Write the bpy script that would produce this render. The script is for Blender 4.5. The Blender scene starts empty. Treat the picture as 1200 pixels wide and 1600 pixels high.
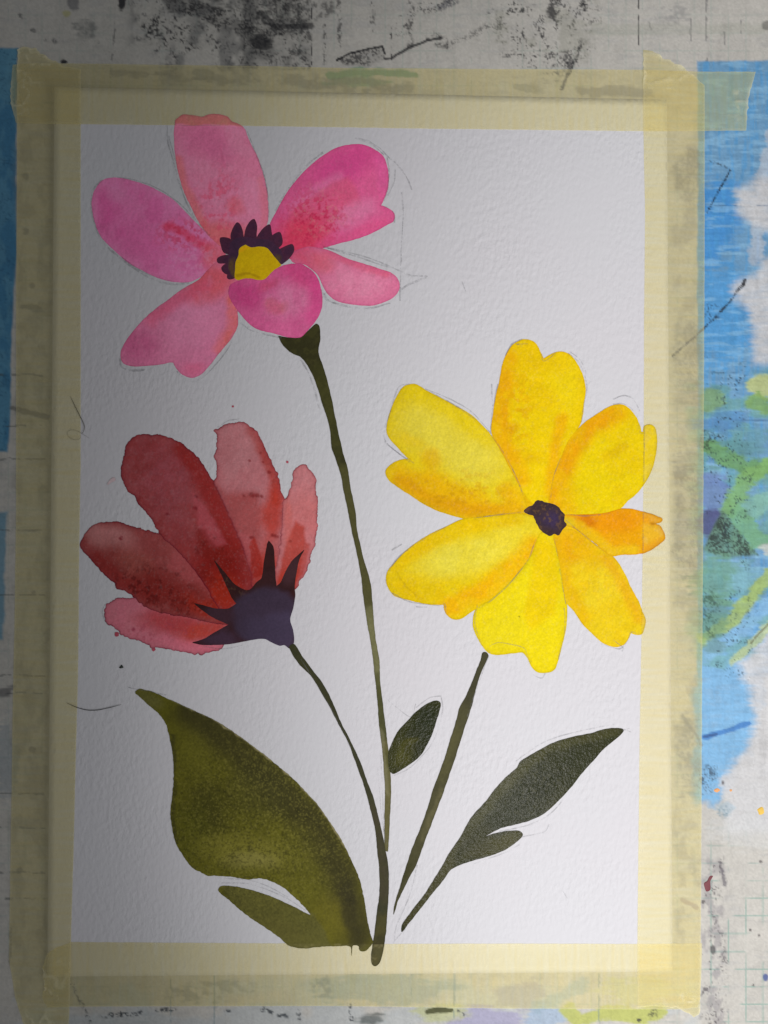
import bpy, math, random
import numpy as np
from mathutils import Vector
from mathutils.geometry import delaunay_2d_cdt

# ------------------------------------------------------------------ camera, light, exposure
scene = bpy.context.scene
F_PIX = 1300.0                                   # focal length measured in photo pixels (1200 wide)
CAM = np.array([-0.6164, 0.3398, 240.775])       # millimetres, origin at the middle of the sheet
EUL = (0.019225, -0.027198, 0.002225)
cd = bpy.data.cameras.new('camera')
cam = bpy.data.objects.new('camera', cd)
scene.collection.objects.link(cam)
cam.location = tuple(CAM / 1000.0)
cam.rotation_euler = EUL
cd.sensor_fit = 'HORIZONTAL'
cd.sensor_width = 36.0
cd.lens = 36.0 * F_PIX / 1200.0
cd.clip_start = 0.01
cd.clip_end = 50.0
scene.camera = cam

world = bpy.data.worlds.new('World')
scene.world = world
world.use_nodes = True
bg = world.node_tree.nodes['Background']
bg.inputs[0].default_value = (0.96, 0.98, 1.0, 1)
bg.inputs[1].default_value = 0.176

lamp = bpy.data.lights.new('desk_lamp_light', 'SPOT')
lamp.energy = 17.8
lamp.color = (1.0, 0.98, 0.97)
lamp.spot_size = 1.128
lamp.spot_blend = 0.59
lamp.shadow_soft_size = 0.022
lo = bpy.data.objects.new('desk_lamp_light', lamp)
scene.collection.objects.link(lo)
lo.location = (0.1316, -0.282, 0.607)
lo.rotation_euler = (Vector((0.283, -0.066, 0.0)) - Vector(lo.location)).to_track_quat('-Z', 'Y').to_euler()

fill = bpy.data.lights.new('raking_fill', 'AREA')     # added dim, broad fill, raking from the right to bring out paper grain
fill.energy = 3.9
fill.shape = 'RECTANGLE'; fill.size = 0.45; fill.size_y = 0.45
fill.color = (0.98, 0.985, 1.0)
ro = bpy.data.objects.new('raking_fill', fill)
scene.collection.objects.link(ro)
ro.location = (1.0, -0.5, 0.6)
ro.rotation_euler = (Vector((0, 0, 0)) - Vector(ro.location)).to_track_quat('-Z', 'Y').to_euler()

vs = scene.view_settings
vs.view_transform = 'Standard'
vs.look = 'None'
vs.exposure = 0.0
vs.gamma = 1.0
scene.render.engine = 'CYCLES'
scene.cycles.max_bounces = 10
scene.cycles.diffuse_bounces = 6
scene.cycles.transparent_max_bounces = 16
scene.cycles.use_denoising = True

# ------------------------------------------------------------------ geometry helpers
def rot_matrix(e):
    a, b, c = e
    rx = np.array([[1, 0, 0], [0, math.cos(a), -math.sin(a)], [0, math.sin(a), math.cos(a)]])
    ry = np.array([[math.cos(b), 0, math.sin(b)], [0, 1, 0], [-math.sin(b), 0, math.cos(b)]])
    rz = np.array([[math.cos(c), -math.sin(c), 0], [math.sin(c), math.cos(c), 0], [0, 0, 1]])
    return rz @ ry @ rx
RM = rot_matrix(EUL)

def place(x, y, z):
    """trace coordinates -> points lying at height z (mm) above the mat; returns metres"""
    x = np.asarray(x, float); y = np.asarray(y, float); z = np.broadcast_to(np.asarray(z, float), x.shape)
    d = np.stack([(x - 600) / F_PIX, -(y - 800) / F_PIX, -np.ones_like(x)], -1) @ RM.T
    t = (z - CAM[2]) / d[..., 2]
    p = CAM + d * t[..., None]
    p[..., 2] = z
    return p / 1000.0

def smooth(a, b, t):
    t = np.clip((t - a) / (b - a + 1e-12), 0, 1)
    return t * t * (3 - 2 * t)

def lattice(ix, iy, seed):
    h = (ix.astype(np.int64) * 374761393 + iy.astype(np.int64) * 668265263 + seed * 974634777) & 0xffffffff
    h = ((h ^ (h >> 13)) * 1274126177) & 0xffffffff
    h = ((h ^ (h >> 16)) * 2246822519) & 0xffffffff
    return ((h ^ (h >> 15)) & 0xffffff) / float(0xffffff)

def vnoise(x, y, seed=0):
    ix = np.floor(x); iy = np.floor(y)
    fx = x - ix; fy = y - iy
    fx = fx * fx * (3 - 2 * fx); fy = fy * fy * (3 - 2 * fy)
    a = lattice(ix, iy, seed); b = lattice(ix + 1, iy, seed)
    c = lattice(ix, iy + 1, seed); d = lattice(ix + 1, iy + 1, seed)
    return (a + (b - a) * fx) * (1 - fy) + (c + (d - c) * fx) * fy

def fbm(x, y, octs=4, seed=0, gain=.5):
    s = 0; a = 1.0; n = 0
    for o in range(octs):
        s = s + a * vnoise(x * 2 ** o + 17.3 * o, y * 2 ** o - 9.1 * o, seed + o * 31)
        n += a; a *= gain
    return s / n                                   # 0..1, mean .5

def lin(c):
    c = np.asarray(c, float) / 255.0
    return np.where(c <= .04045, c / 12.92, ((c + .055) / 1.055) ** 2.4)

PAPER = 0.60
def C(r, g, b, pl):
    """pigment reflectance from a colour seen next to bare paper of level pl"""
    if r > 1.22 * g and b > 1.12 * g: r, g, b = r * .945, g * .90, b * .90        # pinks
    elif r > 1.22 * g and b > .8 * g: r, g, b = r * .88, g * .85, b * .84          # crimsons
    elif r > 1.6 * g: r, g, b = r * .88, g * .76, b * .76                          # scarlet
    elif r > 150 and b < .62 * g: r, g, b = r * .98, g * .972, b * .72             # yellows
    elif b < .7 * g: r, g, b = r * .90, g * .87, b * .95                           # greens
    return np.clip(PAPER * lin([r, g, b]) / lin(pl), 0.004, 0.95)

def seg_dist(X, Y, pts, closed=False):
    pts = np.asarray(pts, float)
    n = len(pts) if closed else len(pts) - 1
    best = np.full(X.shape, 1e9)
    for i in range(n):
        a = pts[i]; b = pts[(i + 1) % len(pts)]
        d = b - a; L = d @ d + 1e-9
        t = np.clip(((X - a[0]) * d[0] + (Y - a[1]) * d[1]) / L, 0, 1)
        q = (X - a[0] - t * d[0]) ** 2 + (Y - a[1] - t * d[1]) ** 2
        np.minimum(best, q, out=best)
    return np.sqrt(best)

def inside(X, Y, pts):
    pts = np.asarray(pts, float)
    r = np.zeros(X.shape, bool)
    n = len(pts)
    for i in range(n):
        x0, y0 = pts[i]; x1, y1 = pts[(i + 1) % n]
        if y0 == y1: continue
        c = ((y0 > Y) != (y1 > Y)) & (X < (x1 - x0) * (Y - y0) / (y1 - y0) + x0)
        r ^= c
    return r

def spline(pts, step=1.6, closed=True):
    """Catmull-Rom through the traced points; a third entry marks a sharp corner"""
    P = [np.array(p[:2], float) for p in pts]
    K = [len(p) > 2 for p in pts]
    n = len(P); out = []
    rng = range(n) if closed else range(n - 1)
    for i in rng:
        p1 = P[i]; p2 = P[(i + 1) % n]
        p0 = P[i - 1] if (closed or i > 0) else p1
        p3 = P[(i + 2) % n] if (closed or i + 2 < n) else p2
        if K[i]: p0 = p1
        if K[(i + 1) % n]: p3 = p2
        L = np.linalg.norm(p2 - p1)
        m = max(1, int(round(L / step)))
        t = np.arange(m)[:, None] / m
        m1 = (p2 - p0) * .5; m2 = (p3 - p1) * .5
        if np.linalg.norm(m1) > L: m1 *= L / np.linalg.norm(m1)
        if np.linalg.norm(m2) > L: m2 *= L / np.linalg.norm(m2)
        out.append((2 * t**3 - 3 * t**2 + 1) * p1 + (t**3 - 2 * t**2 + t) * m1
                   + (-2 * t**3 + 3 * t**2) * p2 + (t**3 - t**2) * m2)
    if not closed: out.append(P[-1][None])
    return np.concatenate(out)

def ragged(o, amp, seed, freq=.18, beads=0.0):
    nx = np.roll(o, -1, 0) - np.roll(o, 1, 0)
    nn = np.stack([nx[:, 1], -nx[:, 0]], 1)
    nn /= np.linalg.norm(nn, axis=1)[:, None] + 1e-9
    w = (fbm(o[:, 0] * freq, o[:, 1] * freq, 3, seed) - .5) * 2 * amp
    if beads:
        w = w + beads * smooth(.62, .85, vnoise(o[:, 0] * .22, o[:, 1] * .22, seed + 5))
    area = np.sum(o[:, 0] * np.roll(o[:, 1], -1) - np.roll(o[:, 0], -1) * o[:, 1])
    return o + nn * w[:, None] * (1 if area > 0 else -1)

# sheet outline (trace units), raised edges and cockle
SHEET = np.array([[85, 136], [1042, 156], [1051, 1518], [74, 1526]], float)
def edge_dist(X, Y, a, b):
    d = b - a; L = math.hypot(*d)
    return ((X - a[0]) * d[1] - (Y - a[1]) * d[0]) / L * -1     # >0 inside (clockwise on screen)

def ramp(X, Y):
    ds = [edge_dist(X, Y, SHEET[i], SHEET[(i + 1) % 4]) / 5.4 for i in range(4)]   # mm: top,right,bottom,left
    top, right, bottom, left = ds
    m = np.minimum(np.minimum(top, right), np.minimum(bottom, left))
    h = .30 + .62 * np.exp(-np.clip(left, 0, 99) / 9) + .30 * np.exp(-np.clip(top, 0, 99) / 9) * smooth(900, 150, X)
    h = h + .5 * (fbm(X / 260.0, Y / 260.0, 2, 91) - .5)
    out = seg_dist(X, Y, SHEET, True) / 5.4
    return np.where(m >= 0, h, h * np.exp(-(out / 2.1) ** 1.25))

def edge_tape(pts): return np.array(pts, float)

def new_obj(name, verts, faces, mat, parent=None, cols=None, smooth_on=True):
    me = bpy.data.meshes.new(name)
    me.from_pydata([tuple(v) for v in verts] if not isinstance(verts, np.ndarray) else verts.tolist(), [],
                   faces if isinstance(faces, list) else faces.tolist())
    me.update()
    if cols is not None:
        at = me.attributes.new('Col', 'FLOAT_COLOR', 'POINT')
        c4 = np.ones((len(verts), 4), np.float32); c4[:, :3] = cols
        at.data.foreach_set('color', c4.ravel())
    if smooth_on:
        me.polygons.foreach_set('use_smooth', np.ones(len(me.polygons), bool))
    me.materials.append(mat)
    o = bpy.data.objects.new(name, me)
    scene.collection.objects.link(o)
    if parent is not None: o.parent = parent
    return o

def empty(name, parent=None):
    o = bpy.data.objects.new(name, None)
    scene.collection.objects.link(o)
    o.empty_display_size = .01
    if parent is not None: o.parent = parent
    return o

def tag(o, label=None, cat=None, group=None, kind=None):
    if label: o['label'] = label
    if cat: o['category'] = cat
    if group: o['group'] = group
    if kind: o['kind'] = kind
    return o

def film(outline, pitch):
    """triangulated sheet with a fine interior: returns x, y, faces, distance to rim"""
    x0, y0 = outline.min(0); x1, y1 = outline.max(0)
    gx, gy = np.meshgrid(np.arange(x0, x1, pitch), np.arange(y0, y1, pitch * .87))
    gx = gx + (np.arange(gx.shape[0])[:, None] % 2) * pitch * .5
    gx = gx.ravel(); gy = gy.ravel()
    k = inside(gx, gy, outline)
    gx = gx[k]; gy = gy[k]
    d = seg_dist(gx, gy, outline, True)
    k = d > pitch * .6
    gx = gx[k]; gy = gy[k]; d = d[k]
    n = len(outline)
    P = np.concatenate([outline, np.stack([gx, gy], 1)])
    res = delaunay_2d_cdt([Vector(p) for p in P], [], [list(range(n))], 1, 1e-5)
    V = np.array([(v[0], v[1]) for v in res[0]])
    dd = np.zeros(len(V))
    for i, src in enumerate(res[3]):
        if src and src[0] >= n: dd[i] = d[src[0] - n]
    return V[:, 0], V[:, 1], [tuple(f)[::-1] for f in res[2]], dd

# ------------------------------------------------------------------ materials
def mat(name):
    m = bpy.data.materials.new(name); m.use_nodes = True
    nt = m.node_tree
    b = nt.nodes['Principled BSDF']
    return m, nt, b

def paper_bump(nt, strength, fine=0.0, fine_scale=3500.0, grain=680.0):
    tc = nt.nodes.new('ShaderNodeTexCoord')
    mp = nt.nodes.new('ShaderNodeMapping'); mp.inputs['Scale'].default_value = (1.25, 0.8, 1.0)
    mp.inputs['Rotation'].default_value = (0, 0, 0.25)
    nt.links.new(tc.outputs['Object'], mp.inputs['Vector'])
    n1 = nt.nodes.new('ShaderNodeTexNoise'); n1.inputs['Scale'].default_value = grain
    n1.inputs['Detail'].default_value = 2.0; n1.inputs['Roughness'].default_value = .45
    nt.links.new(mp.outputs[0], n1.inputs['Vector'])
    bp = nt.nodes.new('ShaderNodeBump'); bp.inputs['Strength'].default_value = strength
    bp.inputs['Distance'].default_value = 0.00035
    nt.links.new(n1.outputs[0], bp.inputs['Height'])
    n0 = nt.nodes.new('ShaderNodeTexNoise'); n0.inputs['Scale'].default_value = 38.0; n0.inputs['Detail'].default_value = 3.0
    nt.links.new(tc.outputs['Object'], n0.inputs['Vector'])
    m0 = nt.nodes.new('ShaderNodeMapRange'); m0.inputs['From Min'].default_value = .32; m0.inputs['From Max'].default_value = .68
    m0.inputs['To Min'].default_value = strength * .35; m0.inputs['To Max'].default_value = strength * 1.15
    nt.links.new(n0.outputs[0], m0.inputs[0]); nt.links.new(m0.outputs[0], bp.inputs['Strength'])
    last = bp
    if fine:
        n2 = nt.nodes.new('ShaderNodeTexNoise'); n2.inputs['Scale'].default_value = fine_scale
        n2.inputs['Detail'].default_value = 3.0
        nt.links.new(tc.outputs['Object'], n2.inputs['Vector'])
        b2 = nt.nodes.new('ShaderNodeBump'); b2.inputs['Strength'].default_value = fine
        b2.inputs['Distance'].default_value = 0.00012
        nt.links.new(n2.outputs[0], b2.inputs['Height'])
        nt.links.new(bp.outputs[0], b2.inputs['Normal'])
        last = b2
    return last

def make_paper():
    m, nt, b = mat('cold_press_paper')
    tc = nt.nodes.new('ShaderNodeTexCoord')
    n = nt.nodes.new('ShaderNodeTexNoise'); n.inputs['Scale'].default_value = 14.0; n.inputs['Detail'].default_value = 3.0
    nt.links.new(tc.outputs['Object'], n.inputs['Vector'])
    r = nt.nodes.new('ShaderNodeValToRGB')
    r.color_ramp.elements[0].position = .3; r.color_ramp.elements[0].color = (.597, .596, .622, 1)
    r.color_ramp.elements[1].position = .7; r.color_ramp.elements[1].color = (.606, .588, .618, 1)
    nt.links.new(n.outputs[0], r.inputs[0])
    nt.links.new(r.outputs[0], b.inputs['Base Color'])
    b.inputs['Roughness'].default_value = .85
    b.inputs['Specular IOR Level'].default_value = .15
    nt.links.new(paper_bump(nt, .82).outputs[0], b.inputs['Normal'])
    return m

def make_paint(name, rough=.85, spec=.03, bump=.7, fine=0.0, fs=3500.0):
    m, nt, b = mat(name)
    a = nt.nodes.new('ShaderNodeAttribute'); a.attribute_name = 'Col'
    tc = nt.nodes.new('ShaderNodeTexCoord')
    n = nt.nodes.new('ShaderNodeTexNoise'); n.inputs['Scale'].default_value = 1900.0; n.inputs['Detail'].default_value = 3.0
    nt.links.new(tc.outputs['Object'], n.inputs['Vector'])
    mr = nt.nodes.new('ShaderNodeMapRange')
    mr.inputs['From Min'].default_value = .3; mr.inputs['From Max'].default_value = .7
    mr.inputs['To Min'].default_value = .93; mr.inputs['To Max'].default_value = 1.05
    nt.links.new(n.outputs[0], mr.inputs[0])
    mx = nt.nodes.new('ShaderNodeVectorMath'); mx.operation = 'SCALE'
    nt.links.new(a.outputs['Color'], mx.inputs[0]); nt.links.new(mr.outputs[0], mx.inputs['Scale'])
    nt.links.new(mx.outputs[0], b.inputs['Base Color'])
    b.inputs['Roughness'].default_value = rough
    b.inputs['Specular IOR Level'].default_value = spec
    nt.links.new(paper_bump(nt, bump, fine, fs).outputs[0], b.inputs['Normal'])
    return m

def make_pencil():
    m, nt, b = mat('graphite')
    b.inputs['Base Color'].default_value = (.17, .17, .185, 1)
    b.inputs['Roughness'].default_value = .5
    tc = nt.nodes.new('ShaderNodeTexCoord')
    n = nt.nodes.new('ShaderNodeTexNoise'); n.inputs['Scale'].default_value = 1500.0; n.inputs['Detail'].default_value = 2.0
    n2 = nt.nodes.new('ShaderNodeTexNoise'); n2.inputs['Scale'].default_value = 130.0; n2.inputs['Detail'].default_value = 1.0
    nt.links.new(tc.outputs['Object'], n.inputs['Vector']); nt.links.new(tc.outputs['Object'], n2.inputs['Vector'])
    ad = nt.nodes.new('ShaderNodeMath'); ad.operation = 'ADD'
    nt.links.new(n.outputs[0], ad.inputs[0]); nt.links.new(n2.outputs[0], ad.inputs[1])
    mr = nt.nodes.new('ShaderNodeMapRange')
    mr.inputs['From Min'].default_value = .76; mr.inputs['From Max'].default_value = 1.28
    mr.inputs['To Min'].default_value = .0; mr.inputs['To Max'].default_value = .34
    nt.links.new(ad.outputs[0], mr.inputs[0])
    nt.links.new(mr.outputs[0], b.inputs['Alpha'])
    return m

def make_tape(name, across):
    m, nt, b = mat(name)
    nt.nodes.remove(b)
    out = nt.nodes['Material Output']
    tc = nt.nodes.new('ShaderNodeTexCoord')
    mp = nt.nodes.new('ShaderNodeMapping')
    mp.inputs['Scale'].default_value = (90, 1100, 1) if across else (1100, 90, 1)
    nt.links.new(tc.outputs['Object'], mp.inputs['Vector'])
    n = nt.nodes.new('ShaderNodeTexNoise'); n.inputs['Scale'].default_value = 1.0; n.inputs['Detail'].default_value = 4.0
    nt.links.new(mp.outputs[0], n.inputs['Vector'])
    bp = nt.nodes.new('ShaderNodeBump'); bp.inputs['Strength'].default_value = .35; bp.inputs['Distance'].default_value = .00025
    nt.links.new(n.outputs[0], bp.inputs['Height'])
    r = nt.nodes.new('ShaderNodeValToRGB')
    r.color_ramp.elements[0].position = .3; r.color_ramp.elements[0].color = (.98, .90, .59, 1)
    r.color_ramp.elements[1].position = .75; r.color_ramp.elements[1].color = (1, .955, .71, 1)
    nt.links.new(n.outputs[0], r.inputs[0])
    df = nt.nodes.new('ShaderNodeBsdfDiffuse'); tl = nt.nodes.new('ShaderNodeBsdfTranslucent')
    nt.links.new(r.outputs[0], df.inputs[0]); nt.links.new(r.outputs[0], tl.inputs[0])
    nt.links.new(bp.outputs[0], df.inputs['Normal'])
    tr = nt.nodes.new('ShaderNodeBsdfTransparent'); 
    r2 = nt.nodes.new('ShaderNodeValToRGB')
    r2.color_ramp.elements[0].position = .3; r2.color_ramp.elements[0].color = (1, .95, .71, 1)
    r2.color_ramp.elements[1].position = .75; r2.color_ramp.elements[1].color = (1, .98, .82, 1)
    nt.links.new(n.outputs[0], r2.inputs[0]); nt.links.new(r2.outputs[0], tr.inputs[0])
    a = nt.nodes.new('ShaderNodeMixShader'); a.inputs[0].default_value = .2
    nt.links.new(df.outputs[0], a.inputs[1]); nt.links.new(tl.outputs[0], a.inputs[2])
    c = nt.nodes.new('ShaderNodeMixShader')
    la = nt.nodes.new('ShaderNodeAttribute'); la.attribute_name = 'Col'
    lm = nt.nodes.new('ShaderNodeMapRange'); lm.inputs['To Min'].default_value = .23; lm.inputs['To Max'].default_value = .62
    nt.links.new(la.outputs['Fac'], lm.inputs[0]); nt.links.new(lm.outputs[0], c.inputs[0])
    nt.links.new(tr.outputs[0], c.inputs[1]); nt.links.new(a.outputs[0], c.inputs[2])
    g = nt.nodes.new('ShaderNodeBsdfGlossy'); g.inputs['Roughness'].default_value = .33
    nt.links.new(bp.outputs[0], g.inputs['Normal'])
    f = nt.nodes.new('ShaderNodeFresnel'); f.inputs[0].default_value = 1.4
    nt.links.new(bp.outputs[0], f.inputs['Normal'])
    fs = nt.nodes.new('ShaderNodeMath'); fs.operation = 'MULTIPLY'; fs.inputs[1].default_value = .38
    nt.links.new(f.outputs[0], fs.inputs[0])
    e = nt.nodes.new('ShaderNodeMixShader')
    nt.links.new(fs.outputs[0], e.inputs[0]); nt.links.new(c.outputs[0], e.inputs[1]); nt.links.new(g.outputs[0], e.inputs[2])
    nt.links.new(e.outputs[0], out.inputs['Surface'])
    return m

def plain(name, col, rough=.6, spec=.3):
    m, nt, b = mat(name)
    tc = nt.nodes.new('ShaderNodeTexCoord')
    n = nt.nodes.new('ShaderNodeTexNoise'); n.inputs['Scale'].default_value = 900.0
    nt.links.new(tc.outputs['Object'], n.inputs['Vector'])
    r = nt.nodes.new('ShaderNodeValToRGB')
    r.color_ramp.elements[0].color = (*[c * .8 for c in col], 1)
    r.color_ramp.elements[1].color = (*[min(1, c * 1.15) for c in col], 1)
    nt.links.new(n.outputs[0], r.inputs[0]); nt.links.new(r.outputs[0], b.inputs['Base Color'])
    b.inputs['Roughness'].default_value = rough; b.inputs['Specular IOR Level'].default_value = spec
    return m

def make_mat():
    m, nt, b = mat('stained_cutting_mat')
    a = nt.nodes.new('ShaderNodeAttribute'); a.attribute_name = 'Col'
    nt.links.new(a.outputs['Color'], b.inputs['Base Color'])
    b.inputs['Roughness'].default_value = .6; b.inputs['Specular IOR Level'].default_value = .25
    tc = nt.nodes.new('ShaderNodeTexCoord')
    n = nt.nodes.new('ShaderNodeTexNoise'); n.inputs['Scale'].default_value = 1400.0; n.inputs['Detail'].default_value = 4.0
    nt.links.new(tc.outputs['Object'], n.inputs['Vector'])
    bp = nt.nodes.new('ShaderNodeBump'); bp.inputs['Strength'].default_value = .25; bp.inputs['Distance'].default_value = .0002
    nt.links.new(n.outputs[0], bp.inputs['Height']); nt.links.new(bp.outputs[0], b.inputs['Normal'])
    return m

M_PAPER = make_paper()
M_WASH = make_paint('watercolour_wash')
M_GOUACHE = make_paint('opaque_paint', .7, .1, .35)
M_GREEN = make_paint('green_paint', .65, .10, .5, .1)
M_GLOSS = make_paint('glossy_green_paint', .19, .022, .3, .75, 1700.0)
M_PENCIL = make_pencil()
M_TAPE_V = make_tape('masking_tape_upright', True)
M_TAPE_H = make_tape('masking_tape_level', False)
M_MAT = make_mat()

# ------------------------------------------------------------------ cutting mat with its paint stains
class Canvas:
    def __init__(s, X, Y, base):
        s.X = X; s.Y = Y
        s.c = np.broadcast_to(np.asarray(base, float), X.shape + (3,)).copy()
    def warp(s, amt, scale, seed):
        if not amt: return s.X, s.Y
        return (s.X + amt * 2 * (fbm(s.X / scale, s.Y / scale, 3, seed) - .5),
                s.Y + amt * 2 * (fbm(s.X / scale + 50, s.Y / scale + 50, 3, seed + 7) - .5))
    def lay(s, mask, col):
        s.c += (np.asarray(col) - s.c) * np.clip(mask, 0, 1)[..., None]
    def mul(s, mask, k):
        s.c *= (1 - np.clip(mask, 0, 1) * (1 - k))[..., None]
    def brush(s, m):
        if s.X.size < 100000: return m
        if not hasattr(s, 'st'): s.st = fbm(s.X / 30, s.Y / 4.4, 3, 901, .65) + .35 * (fbm(s.X / 7, s.Y / 7, 2, 902) - .5)
        e = 4 * m * (1 - m)
        return smooth(.16, .84, m + 1.25 * (s.st - .5) * e)
    def ell(s, cx, cy, rx, ry, ang=0, soft=.35, warp=6, seed=0, scale=24.0):
        x, y = s.warp(warp, scale, seed + 3)
        a = math.radians(ang); dx = x - cx; dy = y - cy
        u = (dx * math.cos(a) + dy * math.sin(a)) / rx
        v = (-dx * math.sin(a) + dy * math.cos(a)) / ry
        return s.brush(1 - smooth(1 - soft, 1 + soft, np.sqrt(u * u + v * v)))
    def line(s, pts, w, soft=.5, warp=2, seed=0, scale=16.0):
        x, y = s.warp(warp, scale, seed + 5)
        return s.brush(1 - smooth(w * (1 - soft), w * (1 + soft), seg_dist(x, y, pts)))
    def poly(s, pts, soft=4, warp=4, seed=0, scale=20.0):
        x, y = s.warp(warp, scale, seed + 9)
        d = seg_dist(x, y, pts, True)
        d = np.where(inside(x, y, pts), d, -d)
        return smooth(-soft, soft, d)
    def speck(s, sx, sy, lo, hi, seed=0, octs=3):
        if max(sx, sy) <= 7 and s.X.size > 100000:          # gritty rubbings on the mat: grain of mixed size
            g = .55 * fbm(s.X / (sx * .62), s.Y / (sy * .62), 2, seed, .9) + .45 * fbm(s.X / (sx * 2.6), s.Y / (sy * 2.6), 3, seed + 77, .6)
            return smooth(lo - .025, hi + .035, g)
        return smooth(lo, hi, fbm(s.X / sx, s.Y / sy, octs, seed, .6))

def paint_mat(X, Y):
    k = Canvas(X, Y, (.515, .495, .455))
    ink = np.array([.022, .022, .026])
    k.lay(.5 * k.speck(150, 120, .42, .7, 1), (.465, .45, .412))
    k.lay(.35 * k.speck(60, 90, .52, .72, 2), (.42, .405, .38))
    k.lay(.3 * k.speck(30, 8, .55, .75, 3), (.38, .38, .38))
    # printed grid, five millimetres, worn away in places
    gx = np.abs(((X - 1138.3) / 26.8 + .5) % 1 - .5) * 26.8
    gy = np.abs(((Y - 1486.5) / 27.6 + .5) % 1 - .5) * 27.6
    wear = k.speck(38, 46, .40, .58, 4)
    right = smooth(1090, 1110, X) * smooth(1240, 1420, Y)
    gl = np.maximum(1 - smooth(.4, 1.5, gx), 1 - smooth(.4, 1.5, gy))
    k.lay(gl * wear * (.16 + .42 * right), (.10, .30, .245))
    # ---------------- top band: charcoal and ink smears
    zone = k.poly([(203, -90), (402, -90), (402, 118), (198, 110)], 14, 12, 11)
    sp = k.speck(5.5, 5.5, .53, .68, 12)
    k.lay(.9 * zone * sp * k.speck(40, 34, .40, .56, 13), ink)
    k.lay(.62 * zone * k.speck(22, 30, .44, .70, 14), (.16, .16, .16))
    k.lay(.85 * k.line([(270, 4), (330, 20), (400, 58), (470, 40)], 13, .7, 9, 15) * (.35 + .65 * k.speck(4, 4, .45, .6, 16)), ink)
    k.lay(.6 * k.line([(355, -20), (440, -5), (490, 10)], 30, .5, 8, 17) * k.speck(6, 6, .42, .62, 18), ink)
    blk = k.poly([(385, -90), (487, -90), (487, 110), (372, 106)], 2.5, 1.5, 19)
    k.lay(.58 * blk * (.25 + .75 * k.speck(26, 20, .36, .66, 20)), (.10, .10, .098))
    k.lay(.75 * blk * k.speck(4.5, 4.5, .50, .66, 21), ink)
    k.lay(.8 * blk * k.ell(408, 64, 16, 14, 0, .6, 6, 22), ink)
    k.lay(.7 * k.line([(405, 20), (432, 42), (486, 40)], 4, .7, 3, 23), ink)
    k.lay(.9 * k.line([(486.5, -40), (487, 100)], 1.2, .6, 1, 24) * k.speck(6, 9, .40, .5, 25), ink)
    for (x, y0, y1, w, sd) in ((530, -20, 72, 3.5, 30), (582, 5, 46, 4, 31), (611, 8, 92, 1.6, 32), (640, 5, 70, 5, 33), (507, 40, 100, 3, 34)):
        k.lay((.85 if w < 2 else .7) * k.line([(x, y0), (x + 1, y1)], w, .6, 3, sd) * k.speck(4, 7, .50, .62, sd + 40), ink)
    k.lay(.8 * k.poly([(527, 93), (560, 80), (598, 73), (601, 92), (575, 104), (535, 102)], 3, 2, 35) * (.25 + .75 * k.speck(4, 4, .48, .62, 36)), ink)
    k.lay(.95 * k.line([(527, 93), (548, 83), (575, 76), (598, 73), (601, 84)], 1.7, .6, 1.5, 37), ink)
    k.lay(.85 * k.line([(600, 91), (612, 90), (640, 74), (668, 64), (688, 60)], 2.0, .8, 2, 38), ink)
    k.lay(.7 * k.ell(688, 62, 22, 9, 15, .7, 6, 39) * k.speck(4, 4, .46, .62, 40), ink)
    k.lay(.6 * k.line([(700, 68), (728, 58), (765, 44), (805, 40)], 5, .8, 4, 41) * k.speck(4, 4, .5, .63, 42), ink)
    k.lay(.8 * k.line([(625, 50), (640, 20), (680, 8), (715, -6)], 9, .8, 5, 43) * k.speck(4, 4, .52, .64, 44), ink)
    k.lay(.6 * k.ell(700, 8, 18, 6, -25, .6, 4, 45) * k.speck(5, 5, .42, .6, 46), (.03, .035, .06))
    z2 = k.ell(850, 40, 75, 75, 0, .5, 20, 47)
    k.lay(.85 * z2 * k.speck(5, 5.5, .57, .67, 48), ink)
    k.lay(.35 * z2 * k.speck(26, 22, .50, .68, 49), (.30, .30, .24))
    k.lay(.85 * k.line([(868, -20), (866, 12), (862, 26)], 8, .7, 5, 50) * k.speck(5, 5, .38, .55, 51), ink)
    k.lay(.9 * k.line([(908, 62), (903, 84), (893, 104), (876, 140)], 2.6, .9, 2, 52) * (.3 + .7 * k.speck(5, 5, .45, .58, 53)), ink)
    k.lay(.75 * k.ell(890, 95, 16, 16, 0, .8, 6, 54) * k.speck(3.6, 4, .48, .6, 55), ink)
    k.lay(.7 * k.line([(905, -10), (915, 10), (900, 26)], 3, .9, 4, 56) * k.speck(4, 4, .42, .58, 57), ink)
    k.lay(.9 * k.line([(997, -30), (998, 70)], 1.3, .7, .6, 58) * k.speck(7, 16, .36, .5, 59), ink)
    for x, y0, y1, sd in ((1079, 30, 66, 60), (1104, -10, 100, 61), (1132, 50, 70, 62), (1158, 30, 70, 63), (1012, 28, 45, 64)):
        k.lay(.6 * k.line([(x, y0), (x + (6 if x < 1050 else 0), y1)], 1.4, .8, 1, sd) * k.speck(6, 14, .44, .56, sd + 9), (.10, .10, .11))
    k.lay(.35 * k.line([(930, 48), (1060, 46), (1190, 44)], 8, .8, 4, 65), (.36, .37, .31))
    k.lay(.4 * k.ell(1050, 20, 24, 18, 0, .8, 10, 66) * k.speck(14, 10, .45, .65, 67), (.20, .20, .21))
    k.lay(.5 * k.ell(1198, 40, 8, 8, 0, .6, 3, 68), ink)
    # far corner: grey fingerprints and drips
    k.lay(.62 * k.ell(130, 45, 19, 15, 20, .6, 7, 70) * (.45 + .55 * k.speck(7, 7, .4, .6, 71)), (.13, .14, .14))
    k.lay(.7 * k.ell(116, 4, 9, 11, 0, .6, 4, 72), (.14, .14, .15))
    k.lay(.95 * k.ell(190, 2, 6, 13, 8, .5, 2, 73), ink)
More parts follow.
